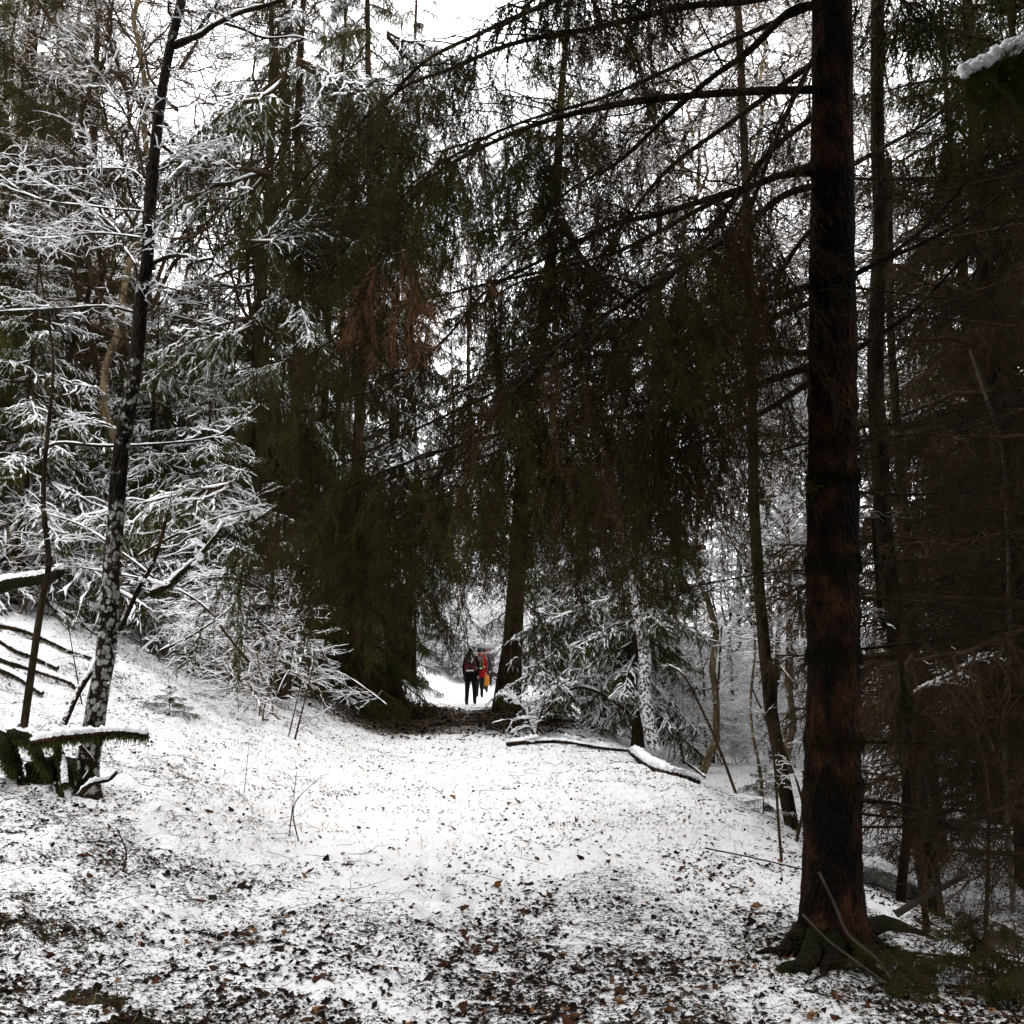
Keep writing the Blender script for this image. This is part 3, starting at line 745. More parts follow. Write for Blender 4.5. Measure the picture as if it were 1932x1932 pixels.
    for i, (c, r0, kind, ns) in enumerate(Ls):
        pts = crv(PP(c), 40); mb = MB(); r = np.random.RandomState(200+i)
        rough_tube(mb, pts, np.linspace(r0, .007, 40), 8, 0, .12, 20)
        p, tt, s = sample_on(pts[None], 16, r, .2, 1)
        d = np.stack([tt[:, 0], r.choice([-1, 1], len(p))*(.6+.5*r.rand(len(p))), -.25+.2*r.randn(len(p))], -1)
        side = curves(p, d, (.35+.9*r.rand(len(p)))*(1.1-.4*s), .25, 10, r, .02)
        tubes(mb, side, np.linspace(.008, .003, 10)[None]*np.ones((len(p), 1)), 4, 0)
        p2, t2, _ = sample_on(np.concatenate([side]), 6, r, .2, 1)
        q = curves(p2, t2+r.randn(len(p2), 3)*.6-np.array((0, 0, .4)), .12+.3*r.rand(len(p2)), .2, 6, r, .05)
        tubes(mb, q, np.full(q.shape[:2], .0022), 3, 0)
        p3, t3, _ = sample_on(q, 3, r, .2, 1)
        q3 = curves(p3, t3+r.randn(len(p3), 3)*.6, .05+.1*r.rand(len(p3)), .1, 4, r, .05); tubes(mb, q3, np.full(q3.shape[:2], .0014), 3, 0)
        limb = built('limb', mb, [BARK_DARK], t)
        allp = np.concatenate([pts[8:][None][:, ::1][:, :10], side]) if False else side
        for j in range(int(ns*(.95 if kind != 'dry' else 1.1))):
            if r.rand() < .35: f = .28+.72*r.rand(); c0 = pts[int(f*39)]; 
            else:
                a = r.randint(len(side)); f = s[a]; c0 = side[a][r.randint(3, 10)]
            kd = kind
            if kind == 'mix': kd = 'green' if r.rand() < f*.9 else 'dry'
            if kind == 'green' and f < .45 and r.rand() < .6: kd = 'dry'
            o = part('hanging_spray', SPRAY[kd][r.randint(6)], limb, tuple(c0-np.array(t.location)), (r.randn()*.18, r.randn()*.18, r.rand()*6.28), (.55+.6*r.rand())*(1.25 if kd == 'green' else 1.0))
            total += 1
    # the rusty dead spray and the snow-tipped bough
    lm = built('limb', (lambda mb: (rough_tube(mb, crv(PP([(1010, 430, 7.1), (900, 440, 6.8), (820, 462, 6.7), (740, 480, 6.6), (690, 520, 6.55)]), 20), np.linspace(.009, .003, 20), 6, 0, .1, 20), mb)[1])(MB()), [TWIG_PALE], t)
    for (px, py, s) in ((870, 440, .85), (800, 470, 1.0), (760, 470, .95), (720, 490, .9), (700, 520, .8), (780, 520, .8)):
        part('hanging_spray', SPRAY['rust'][NR.randint(6)], lm, tuple(P(px, py, 6.65+NR.rand()*.2)-np.array(t.location)), (0, .25, NR.rand()*6), s*.8)
    # dead limbs towards the right
    Rs = [([(1600, 316, 6), (1675, 274, 6.2), (1752, 228, 6.4), (1864, 141, 6.6), (1990, 40, 6.9)], .018),
          ([(1600, 337, 6), (1710, 337, 6.3), (1833, 327, 6.6), (2000, 300, 7)], .010),
          ([(1600, 524, 6), (1664, 492, 5.9), (1745, 457, 5.8), (1850, 397, 5.7), (1960, 310, 5.5)], .020),
          ([(1660, 494, 5.9), (1720, 450, 5.8), (1780, 394, 5.8), (1850, 309, 5.7), (1960, 150, 5.6)], .014),
          ([(1600, 541, 6), (1745, 559, 6.4), (1900, 575, 6.8)], .010),
          ([(1597, 671, 6), (1657, 633, 5.9), (1727, 584, 5.8), (1815, 492, 5.6), (1960, 370, 5.4)], .018),
          ([(1605, 814, 6), (1640, 803, 6), (1727, 796, 6), (1815, 772, 6), (1980, 715, 6)], .012),
          ([(1605, 835, 6), (1710, 821, 6.2), (1808, 800, 6.4), (1885, 765, 6.5), (1980, 690, 6.7)], .012),
          ([(1605, 928, 6), (1727, 933, 6), (1960, 922, 6)], .012),
          ([(1605, 1065, 6), (1692, 1060, 6.3), (1780, 1046, 6.5), (1960, 1030, 6.9)], .009),
          ([(1605, 1127, 6), (1692, 1132, 6), (1798, 1141, 6), (1960, 1168, 6)], .011),
          ([(1605, 1227, 6), (1780, 1207, 5.8), (1960, 1178, 5.6)], .010),
          ([(1610, 1399, 6), (1710, 1400, 6), (1960, 1396, 6)], .012),
          ([(1610, 1509, 6), (1710, 1520, 5.9), (1780, 1552, 5.8), (1850, 1590, 5.7), (1960, 1710, 5.5)], .013),
          ([(1610, 1534, 6), (1700, 1542, 6.1), (1770, 1538, 6.2), (1870, 1510, 6.3)], .009),
          ([(1610, 1560, 6), (1780, 1561, 6), (1960, 1568, 6)], .009),
          ([(1530, 835, 6), (1400, 862, 6.4), (1250, 850, 6.8)], .008),
          ([(1530, 1075, 6), (1440, 1082, 6.2), (1300, 1108, 6.5)], .006),
          ([(1612, 1022, 5.9), (1645, 1023, 5.85)], .016), ([(1612, 1475, 6), (1640, 1480, 5.9)], .014), ([(1525, 1457, 6), (1512, 1456, 5.9)], .012)]
    for i, (c, r0) in enumerate(Rs):
        pts = crv(PP(c), 26); r = np.random.RandomState(300+i); mb = MB(); rough_tube(mb, pts, np.linspace(r0, .004, 26), 8, 0, .12, 20)
        if len(c) > 2:
            ramify(mb, pts[None], r, 12, .75, -.05, .2, 7, 5, .0034, 0, hor=.9, wob=.04)
        built('dead_limb', mb, [BARK_DARK], t)
    for o in range(34):      # crown above and behind the frame, so that the trunk stands in its own shade
        az = o*2.4; z = 7.2+o*.16; L = 2.6+.8*R.random()
        if z < 30: part('bough', BOUGH['green'][o % 4], t, (path[0][0]*0+.0, .0, z), (0, .12, az), L)
    print('near sprays', total)
    return t
BIG = big_spruce()
for (cn, lbl) in (([(1061, 415, 8.5), (1085, 467, 8.4), (1124, 520, 8.2), (1184, 566, 8.0), (1247, 605, 7.8)], 'thick bent dark branch hanging down to a snow topped tuft'),):
    tb = snowy_limb('broken_bough', PP(cn), .032, .016, lbl, 'branch', [BARK_DARK, SNOW], 0, twigs=6, L1=.4, up=-.1)
    for (px, py, s, az) in ((1247, 604, .9, 3.3), (1300, 606, .6, 2.9), (1270, 612, .8, 3.9), (1290, 615, .8, 4.5)):
        part('bough', BOUGH['snowy'][NR.randint(4)], tb, tuple(P(px, py, 7.8)-np.array(tb.location)), (0, .12, az), s)

# ------------------------------------------------------------------ left lichen tree and what lies around it
def lichen_tree():
    Y = 7.6
    c = [(168, 1490), (166, 1450), (174, 1395), (181, 1345), (190, 1290), (200, 1232), (207, 1134), (214, 1028), (228, 859), (246, 747), (258, 668), (267, 562), (278, 492), (281, 415), (288, 323), (299, 225), (309, 151), (323, 81), (343, 0), (375, -130), (420, -330)]
    ctrl = PP([(x, y, Y+.8) for x, y in c]); ctrl[0, 2] = min(ctrl[0, 2], float(hbase(ctrl[0, 0], Y+.8)))-.12
    t = thing('lichen_tree', tuple(ctrl[0]), 'slender leaning tree with pale lichen patches on the left bank', 'tree')
    path = crv(ctrl, 140); hz = path[:, 2]-ctrl[0, 2]
    rad = np.interp(hz, [0, .25, .6, .9, 3, 5.5, 9], [.108, .09, .085, .081, .066, .052, .024])
    mb = MB(); rough_tube(mb, path, rad, 28, 0, .10, 8, flare=(.4, .5, 1.2))
    r = np.random.RandomState(8); m = 40; k = r.randint(20, 120, m)
    blobs(mb, path[k]+np.stack([r.choice([-1, 1], m)*rad[k]*.9, r.randn(m)*.02, 0*k], -1), .008+.012*r.rand(m), r, 1, .7)
    built('trunk', mb, [BARK_LICH, SNOW], t)
    br = [([(323, 88, Y), (345, 78, Y), (380, 65, Y+.1), (400, 50, Y+.1), (450, 25, Y+.2), (530, 0, Y+.3), (640, -60, Y+.5)], .028, .014, 6, 1.1),
          ([(425, 45, Y), (460, 56, Y), (500, 72, Y), (560, 70, Y), (600, 84, Y)], .013, .004, 5, .5),
          ([(330, 90, Y), (360, 75, 7.8), (385, 40, 8), (410, 5, 8.2), (430, -60, 8.3)], .018, .01, 4, .6),
          ([(272, 335, Y), (255, 255, 7.8), (225, 195, 7.9), (195, 150, 8), (170, 60, 8.1)], .013, .006, 9, .8),
          ([(276, 345, Y), (255, 325, 7.8), (225, 318, 7.9), (150, 320, 8), (60, 330, 8)], .009, .004, 9, .7),
          ([(262, 560, Y), (255, 500, 7.7), (236, 470, 7.9), (225, 440, 8), (180, 400, 8.2), (60, 330, 8.5)], .014, .006, 9, .8),
          ([(288, 497, Y), (320, 484, 7.5), (350, 484, 7.4), (373, 492, 7.35), (400, 488, 7.3)], .018, .010, 3, .3),
          ([(255, 590, Y), (200, 578, 7.6), (120, 582, 7.7), (0, 588, 7.8), (-90, 590, 8)], .011, .005, 8, .6),
          ([(240, 820, Y), (200, 800, 7.7), (160, 790, 7.9)], .008, .004, 5, .5),
          ([(290, 325, Y), (320, 312, 7.6), (345, 280, 7.7), (420, 275, 7.9)], .009, .003, 8, .6),
          ([(285, 600, Y), (310, 560, 7.6), (320, 530, 7.6)], .007, .003, 5, .4),
          ([(275, 450, Y), (180, 440, 7.8), (80, 450, 8), (0, 430, 8.2)], .008, .003, 9, .8),
          ([(280, 400, Y), (180, 390, 7.9), (60, 370, 8.3), (-40, 300, 8.5)], .008, .003, 9, .9)]
    for i, (c, a, b, tw, L) in enumerate(br):
        snowy_limb('', PL(c, .8), a*1.1, b*1.1, '', '', [BARK_DARK, SNOW], .010, twigs=tw, L1=L, parent=t, pname='branch', seed=50+i, up=.15, k2=5, k3=4, r1b=.005)
    return t
lichen_tree()
snowy_limb('sapling', PL([(45, 1372, 7.2), (62, 1250, 7.2), (80, 1130, 7.2), (92, 1060, 7.2), (82, 960, 7.3), (84, 880, 7.3), (92, 800, 7.3), (100, 710, 7.4), (97, 640, 7.5), (80, 540, 7.6), (70, 470, 7.7)], 2.6), .038, .008, 'slim dark sapling stem with a level side branch left of the lichen tree', 'sapling', [BARK_DARK, SNOW], 0, 60, 10, 5, .5, seed=3, r1b=.004)
snowy_limb('snowy_branch', PL([(92, 842, 7.2), (120, 836, 7.15), (200, 842, 7.1), (300, 838, 7.1), (400, 826, 7.2), (445, 800, 7.3), (490, 765, 7.4)], 2.6), .016, .007, 'long level branch with a snow line passing the lichen tree', 'branch', [BARK_DARK, SNOW], .012, 40, 8, 9, .45, seed=4, r1b=.0035, lo=.5)
snowy_limb('dead_branch', PL([(120, 1366, 7.3), (145, 1310, 7.4), (172, 1265, 7.5), (190, 1230, 7.75), (222, 1195, 7.75), (262, 1110, 7.7), (290, 1060, 7.7), (312, 985, 7.7), (322, 930, 7.8)]), .030, .013, 'bare brown dead stem leaning behind the lichen tree', 'dead branch', [BARK_LOG, SNOW], .006, 50, 10, 3, .4, seed=6, r1b=.003)
snowy_limb('mossy_bough', PL([(286, 1118, 7.5), (320, 1102, 7.45), (345, 1078, 7.4), (375, 1050, 7.4), (405, 1012, 7.4), (420, 985, 7.5)]), .034, .010, 'upcurved mossy bough with thick snow right of the lichen tree', 'branch', [BARK_LOG, SNOW], .026, 40, 10, 4, .35, seed=7, moss=900, r1b=.004)
snowy_limb('mossy_log', PL([(60, 1400, 6.6), (120, 1390, 6.6), (180, 1384, 6.7), (230, 1381, 6.7), (279, 1387, 6.7)]), .036, .022, 'mossy snow capped branch lying level across the foot of the lichen tree', 'branch', [BARK_LOG, SNOW], .03, 50, 12, 0, seed=8, moss=2600)
snowy_limb('mossy_root', list(PL([(20, 1385, 7.0), (55, 1395, 6.9), (75, 1430, 6.9)]))+on_ground([(98, 1478), (116, 1505)], .02), .05, .022, 'shaggy dark moss covered root leaning at the left edge', 'root', [BARK_ROOT, SNOW], 0, 60, 14, 3, .3, seed=9, moss=4500, rough=.4, r1b=.006)
snowy_limb('mossy_root', list(PL([(-45, 1392, 7.2), (0, 1398, 7.1), (18, 1425, 7.0)]))+on_ground([(30, 1462), (45, 1480)], .0), .085, .05, 'broad black mossy stump root at the very left edge', 'root', [BARK_ROOT, SNOW], 0, 60, 18, 4, .35, seed=10, moss=5000, rough=.5, r1b=.008)
snowy_limb('mossy_root', on_ground([(60, 1478), (100, 1470), (140, 1488), (165, 1500)], .10), .10, .09, 'dark root mass filling the space under the level mossy branch', 'root', [BARK_ROOT, SNOW], 0, 60, 18, 5, .4, seed=15, moss=6000, rough=.5, r1b=.008)
snowy_limb('mossy_stick', PL([(105, 1400, 6.9), (118, 1440, 6.9), (122, 1480, 6.8)]), .035, .03, 'short mossy prop under the level mossy branch', 'branch', [BARK_LOG, SNOW], 0, 20, 12, 0, seed=11, moss=900)
snowy_limb('mossy_stick', PL([(150, 1405, 7), (175, 1440, 7.1), (160, 1470, 7.1)]), .02, .02, 'thin slanting stick under the level mossy branch', 'branch', [BARK_LOG, SNOW], 0, 20, 8, 0, seed=12)
snowy_limb('broken_stick', PL([(150, 1500, 6.7), (172, 1478, 6.7), (205, 1470, 6.8), (222, 1455, 6.8)]), .026, .014, 'short broken snag sticking out at the foot of the lichen tree', 'branch', [BARK_LOG, SNOW], .014, 20, 8, 0, seed=13, steep=1.2)
snowy_limb('fallen_log', PP([(-40, 1122, 10.5), (20, 1100, 10.4), (70, 1092, 10.3), (108, 1082, 10.2), (112, 1072, 10.2)]), .085, .05, 'thick snow capped brown log at the left edge up the bank', 'log', [BARK_LOG, SNOW], .10, 40, 16, 0, .6, seed=14, rough=.12, flat=.5)
for i, (c, r0, lb) in enumerate([
      ([(-20, 1180), (40, 1198), (90, 1215), (130, 1234), (172, 1250)], .030, 'uppermost of the dark mossy sticks lying on the left bank'),
      ([(-20, 1205), (20, 1228), (60, 1250), (108, 1275)], .036, 'second dark mossy stick from the top on the left bank'),
      ([(-20, 1240), (20, 1262), (60, 1275), (130, 1305), (145, 1312)], .032, 'long mossy stick with brown leaves caught on it on the left bank'),
      ([(-20, 1270), (30, 1290), (80, 1315)], .03, 'lowest mossy stick at the left frame edge')]):
    q = []
    for (x, y) in c: g = G(x, y); q.append(ground(g[0], g[1])+(0, 0, .05))
    snowy_limb('mossy_stick', q, r0*1.2, r0*.8, lb, 'branch', [BARK_LOG, SNOW], .02, 30, 10, 0, seed=20+i, moss=900, steep=1.2, group='mossy sticks on the left bank', rough=.2, cov=1)
# saplings, stumps and snags on the left bank
def upright(px, py, top, r0, label, cat='sapling', twigs=6, L1=.35, bark=None, seed=0, name='sapling', snow=.006, dy=0, kinks=()):
    g = G(px, py); g = ground(g[0], g[1]); Y = g[1]
    pts = [g-(0, 0, .05)]+[P(a, b, Y+dy) for a, b in kinks]+[P(top[0], top[1], Y+dy)]
    return snowy_limb(name, pts, r0, max(.0025, r0*.35), label, cat, [bark or TWIG, SNOW], snow, 30, 6, twigs, L1, seed=seed, r1b=max(.002, r0*.35), group='saplings on the banks', k2=3, k3=2)
upright(566, 1590, (608, 1462), .007, 'forked bare twig standing in the middle of the left slope', twigs=3, L1=.2, kinks=((555, 1520),))
upright(545, 1575, (560, 1455), .006, 'second stem of the forked twig on the left slope', twigs=2, L1=.15)
upright(555, 1392, (592, 1255), .016, 'dark leaning sapling at the top of the left slope near the path', twigs=7, L1=.5, seed=2)
upright(543, 1396, (568, 1290), .012, 'shorter twin of the leaning sapling above the left slope', twigs=4, L1=.3, seed=3)
upright(228, 1640, (219, 1560), .009, 'short dark snag with two feet low on the left slope', twigs=3, L1=.12, seed=4, kinks=((238, 1610),))
upright(358, 1255, (352, 1040), .022, 'upright grey sapling on the bank right of the lichen tree', twigs=9, L1=.7, seed=5)
upright(430, 1262, (425, 1060), .014, 'thin upright sapling further right on the bank', twigs=8, L1=.6, seed=6)
upright(157, 1330, (120, 1130), .010, 'thin slanting sapling close left of the lichen tree', twigs=4, L1=.3, seed=7)
upright(460, 1500, (470, 1400), .004, 'tiny bare twig on the snowy left slope', twigs=2, L1=.1, seed=8)
# twiggy brush where the bank meets the dark spruces
for i, (c, r0, lb) in enumerate([
      ([(520, 1268, 19), (580, 1262, 19), (640, 1270, 19), (690, 1300, 19), (730, 1330, 19)], .022, 'snow lined fallen brush reaching over the path bank'),
      ([(500, 1262, 18.5), (560, 1256, 18.5), (620, 1275, 18.5), (690, 1318, 18.5)], .016, 'lower strand of the fallen snowy brush by the path'),
      ([(470, 1250, 19), (530, 1235, 19), (585, 1240, 19), (640, 1250, 19)], .016, 'upper strand of the fallen snowy brush by the path'),
      ([(300, 1230, 10.6), (360, 1200, 10.8), (420, 1160, 11), (460, 1120, 11)], .016, 'snowy sapling leaning right behind the lichen tree'),
      ([(470, 1250, 11.5), (430, 1200, 11.4), (380, 1140, 11.3), (300, 1100, 11.3), (150, 1070, 11.2)], .020, 'long arching snowy branch falling from the left wood'),
      ([(520, 1130, 11), (470, 1100, 10.9), (430, 1090, 10.8), (380, 1092, 10.6)], .016, 'snowy kinked branch beside the dark curtain'),
      ([(290, 1090, 9.5), (240, 1050, 9.6), (150, 990, 9.8), (50, 960, 10)], .013, 'straight snow line branch behind the lichen tree'),
      ([(260, 1050, 9), (330, 1010, 9), (420, 975, 9.1), (480, 960, 9.2)], .014, 'rising snow line branch right of the lichen tree')]):
    snowy_limb('snowy_branch', PP(c), r0, r0*.35, lb, 'branch', [TWIG, SNOW], .011, 30, 7, 8, .8, seed=60+i, r1b=.005, k2=5, k3=4, up=.05, group='snow lined branches on the left')

# ------------------------------------------------------------------ middle right: arching sapling, snowy stems and logs
snowy_limb('arching_sapling', PP([(1225, 1388, 20.5), (1190, 1350, 20.3), (1150, 1318, 20), (1100, 1297, 20), (1060, 1310, 20), (1030, 1345, 20), (1008, 1392, 20)]), .042, .018, 'bent sapling arching over with thick snow on every twig', 'sapling', [TWIG, SNOW], .034, 40, 8, 14, 1.1, seed=30, r1b=.011, k2=5, k3=4, hor=.9)
snowy_limb('arching_sapling', PP([(1010, 1395, 19.5), (990, 1345, 19.5), (975, 1322, 19.5), (962, 1312, 19.5)]), .026, .010, 'small snow laden forked sapling in front of the far spruce trunk', 'sapling', [TWIG, SNOW], .03, 30, 7, 7, .7, seed=31, r1b=.010, hor=1)
snowy_limb('arching_sapling', PP([(1010, 1400, 19.5), (1025, 1335, 19.5), (1060, 1290, 19.8), (1120, 1275, 20)]), .026, .010, 'second snow laden fork above the thin fallen log', 'sapling', [TWIG, SNOW], .03, 30, 7, 9, .9, seed=32, r1b=.010, hor=1)
snowy_limb('fallen_log', on_ground([(1196, 1428), (1230, 1447), (1265, 1462), (1312, 1478)], .05), .105, .09, 'short thick snow capped log lying right of the path', 'log', [BARK_LOG, SNOW], .10, 30, 16, 0, seed=33, rough=.1, flat=.7)
snowy_limb('fallen_log', on_ground([(955, 1404), (1010, 1404), (1070, 1407), (1130, 1416), (1185, 1424)], .05), .05, .03, 'long thin snowy log across the slope beside the path', 'log', [BARK_LOG, SNOW], .06, 40, 10, 4, .4, seed=34, rough=.3)
snowy_limb('fallen_stick', on_ground([(1290, 1440), (1310, 1455), (1330, 1475)], .03), .03, .02, 'dark stick leaning against the short thick log', 'branch', [BARK_DARK, SNOW], .01, 16, 8, 0, seed=35)
snowy_limb('dead_tree', PP([(1237, 1414, 19), (1226, 1370, 19), (1215, 1300, 19), (1217, 1240, 19), (1206, 1170, 19), (1195, 1090, 19.2), (1178, 1000, 19.5), (1170, 930, 19.5), (1166, 850, 19.6), (1160, 740, 19.8)]), .145, .07, 'leaning dead trunk plastered with snow right of the path', 'dead tree', [BARK_SNOWY, SNOW], .0, 80, 16, 10, .9, seed=36, rough=.14, r1b=.008, lo=.3)
snowy_limb('snowy_branch', PP([(1300, 1026, 17), (1240, 1018, 17), (1180, 1010, 17), (1130, 1002, 17), (1090, 985, 17)]), .020, .012, 'thin snow lined branch crossing in front of the snowy dead trunk', 'branch', [TWIG, SNOW], .018, 30, 7, 8, .5, seed=37, r1b=.005, group='snow lined branches on the right')

# ------------------------------------------------------------------ right: slim trunks against the bright thicket
RT = [ # control polygon (px,py), Y, width px bottom / top, label
 ([(1496, 1562), (1478, 1470), (1455, 1340), (1440, 1200), (1425, 1000), (1420, 850), (1418, 700), (1405, 300), (1392, 0), (1380, -200)], 9.2, 27, 13, 'slim dark trunk with a bent foot nearest left of the big spruce', BARK_DARK),
 ([(1462, 1420), (1456, 1300), (1452, 1150), (1448, 1000), (1445, 850), (1440, 600)], 13, 12, 7, 'thin straight trunk just right of the slim bent one', BARK_PALE),
 ([(1470, 1450), (1462, 1330), (1468, 1200), (1478, 1080), (1490, 900), (1500, 700)], 12, 10, 6, 'thin dark pole crossing behind the slim bent trunk', BARK_DARK),
 ([(1512, 1405), (1500, 1310), (1492, 1200), (1485, 1050), (1490, 850), (1496, 640)], 15, 13, 8, 'pale thin trunk between the bent trunk and the big spruce', BARK_PALE),
 ([(1532, 1400), (1522, 1280), (1508, 1100), (1500, 960), (1494, 800), (1490, 600)], 16, 13, 8, 'pale thin trunk half hidden by the edge of the big spruce', BARK_PALE),
 ([(1440, 1380), (1420, 1200), (1415, 1050), (1418, 900)], 17, 8, 5, 'very thin far stem left of the slim bent trunk', BARK_PALE),
 ([(1392, 1330), (1392, 1200), (1394, 1100), (1398, 980)], 24, 13, 9, 'distant short looking ochre trunk in the bright thicket', BARK_PALE),
 ([(1283, 1385), (1272, 1280), (1262, 1150), (1256, 1000)], 16, 7, 4, 'hair thin stem right of the snowy dead trunk', TWIG_MID),
 ([(1345, 1440), (1352, 1340), (1362, 1180)], 11.5, 7, 3, 'single reddish sapling stem on the right slope', TWIG),
 ([(1288, 1430), (1272, 1330), (1262, 1260), (1256, 1200)], 12.5, 6, 3, 'slightly leaning thin sapling above the log', TWIG),
 ([(1392, 1500), (1360, 1420), (1325, 1340), (1290, 1275), (1262, 1255)], 11.2, 6, 3, 'long thin sapling leaning left over the right slope', TWIG),
 ([(1475, 1625), (1468, 1540), (1462, 1450), (1452, 1380), (1420, 1300)], 7.6, 6, 3, 'thin upright twig at the left of the big spruce foot', TWIG),
 ([(1500, 1588), (1514, 1530), (1508, 1490), (1490, 1440), (1475, 1400)], 8, 6, 3, 'curved thin stem by the foot of the bent trunk', TWIG),
]
for i, (c, Y, wb, wt, lb, bk) in enumerate(RT):
    Y = min(gy(*c[0]), 34)
    k = 1/F*Y/2
    q = PP([(x, y, Y) for x, y in c]); g = ground(q[0][0], Y); q[0][2] = min(q[0][2], g[2]-.05)
    snowy_limb('slim_trunk', q, wb*k, wt*k, lb, 'tree' if wb > 9 else 'sapling', [bk, SNOW], .012 if wb > 9 else .005, 60, 12 if wb > 12 else 7, 16 if wb > 9 else 5, 1.2 if wb > 9 else .35, seed=80+i, r1b=.006 if wb > 9 else .003, group='slim stems on the right', lo=.3, up=.25, k2=6, k3=4, rough=.08)
# behind the big spruce, in its shade
RT2 = [
 ([(1760, 1712), (1750, 1640), (1735, 1540), (1712, 1400), (1697, 1250), (1686, 1150), (1668, 1000), (1660, 880), (1652, 700), (1655, 560), (1662, 420), (1655, 250), (1656, 0), (1656, -250)], 8.4, 42, 24, 'second dark trunk leaning behind the big spruce on the right', BARK_DARK, 'tree'),
 ([(1697, 1720), (1704, 1640), (1713, 1560), (1712, 1480), (1728, 1430), (1740, 1378)], 8.1, 19, 15, 'broken rotten snag standing against the second dark trunk', BARK_BIG, 'dead stem'),
 ([(1775, 1560), (1765, 1500), (1752, 1430), (1738, 1330), (1722, 1200), (1712, 1050), (1700, 900), (1688, 740), (1680, 600), (1676, 300)], 11.5, 22, 14, 'third slimmer trunk right of the second dark trunk', BARK_DARK, 'tree'),
 ([(1725, 1330), (1700, 1250), (1665, 1170), (1655, 1080), (1647, 965)], 7.0, 13, 8, 'bare reddish broken stem bowed behind the big spruce', BARK_LOG, 'dead stem'),
 ([(1900, 1560), (1895, 1400), (1905, 1200), (1900, 1000), (1890, 850), (1850, 720), (1830, 660)], 9.5, 9, 5, 'pale thin sapling curving up at the right edge', TWIG_PALE, 'sapling'),
 ([(1852, 1795), (1862, 1700), (1866, 1560), (1858, 1450), (1845, 1400)], 6.4, 8, 5, 'thin forked stem at the lower right', TWIG, 'sapling'),
 ([(1700, 1330), (1740, 1300), (1790, 1275), (1850, 1240)], 9, 10, 5, 'snow dusted branch rising right behind the snag', TWIG_MID, 'branch'),
]
for i, (c, Y, wb, wt, lb, bk, cat) in enumerate(RT2):
    k = 1/F*Y/2
    q = PP([(x, y, Y) for x, y in c])
    if cat != 'branch': g = ground(q[0][0], Y); q[0][2] = min(q[0][2], g[2]-.05)
    snowy_limb('dark_trunk' if cat == 'tree' else 'dead_tree' if cat == 'dead stem' else cat, q, wb*k, wt*k, lb, cat, [bk, SNOW], .0 if cat != 'branch' else .012, 70, 16, 14 if wb > 20 else 5, 1.5 if wb > 20 else .5, seed=100+i, r1b=.006 if wb > 20 else .003, lo=.35, up=.1, k2=7, k3=4, rough=.08)
snowy_limb('fallen_log', on_ground([(1615, 1660), (1660, 1678), (1700, 1695), (1765, 1722)], .10), .10, .085, 'pale fallen log with smooth snow lying behind the big spruce', 'log', [BARK_GREY, SNOW], .08, 30, 16, 0, seed=40, rough=.06, flat=.6)
snowy_limb('fallen_log', on_ground([(1630, 1515), (1680, 1530), (1760, 1560), (1850, 1575), (1960, 1610)], .10), .10, .07, 'long grey snow dusted log further back on the right', 'log', [BARK_GREY, SNOW], .07, 40, 14, 4, .6, seed=41, rough=.06, flat=.6)
snowy_limb('fallen_log', on_ground([(1740, 1590), (1800, 1612), (1870, 1620), (1960, 1650)], .06), .06, .05, 'thin grey log crossing below the long one on the right', 'log', [BARK_GREY, SNOW], .05, 30, 12, 3, .5, seed=42)
snowy_limb('broken_stick', PP([(1690, 1725, 6.6), (1745, 1692, 6.6), (1790, 1668, 6.55), (1826, 1650, 6.5)]), .024, .016, 'splintered branch lying slanted by the fallen log', 'branch', [TWIG_STICK, SNOW], 0, 20, 10, 3, .2, seed=43)
snowy_limb('bare_stick', PP([(1545, 1645, 5.6), (1572, 1700, 5.5), (1600, 1762, 5.35), (1650, 1805, 5.2), (1680, 1845, 5.1)]), .008, .006, 'pale bare stick leaning on the big spruce foot', 'branch', [TWIG_STICK, SNOW], 0, 24, 6, 0, seed=44)
snowy_limb('bare_stick', PP([(1514, 1725, 5.3), (1560, 1772, 5.2), (1610, 1810, 5.05), (1672, 1855, 4.9)]), .007, .005, 'second lower bare stick in front of the spruce roots', 'branch', [TWIG_STICK, SNOW], 0, 24, 6, 0, seed=45)
snowy_limb('bare_stick', PP([(1330, 1600, 7), (1420, 1618, 7), (1515, 1640, 7)]), .006, .005, 'long thin stick lying towards the big spruce', 'branch', [TWIG, SNOW], .004, 20, 6, 2, .2, seed=46)
# a snow tipped spruce bough hanging into the upper right corner, low green boughs at the lower right
tb = thing('spruce_bough', tuple(P(1960, 60, 3.0)), 'close drooping spruce bough tipped with snow in the upper right corner', 'branch')
mb = MB(); rough_tube(mb, crv(PP([(1990, 30, 3.0), (1940, 70, 3.0), (1880, 112, 3.0), (1812, 150, 3.0)]), 20), np.linspace(.012, .004, 20), 8, 0, .1, 30); built('stem', mb, [TWIG], tb)
for q in range(26):
    a = NR.rand(); px, py = 1812+130*a+NR.randn()*4, 150-75*a
    part('needle_spray', SPRAY['green'][NR.randint(6)], tb, tuple(P(px, py, 3.0+NR.randn()*.05)-np.array(tb.location)), (NR.randn()*.25, .35+NR.randn()*.2, NR.rand()*6), .13+.12*NR.rand()+.06*a)
m2 = MB(); rr_ = np.random.RandomState(2); tt_ = rr_.rand(260); cc_ = np.array([P(1812+125*a, 138-66*a+5*rr_.randn(), 3.0+rr_.randn()*.02) for a in tt_]); blobs(m2, cc_, .007+.012*rr_.rand(260), rr_, 0, .7); built('snow_cover', m2, [SNOW], tb)
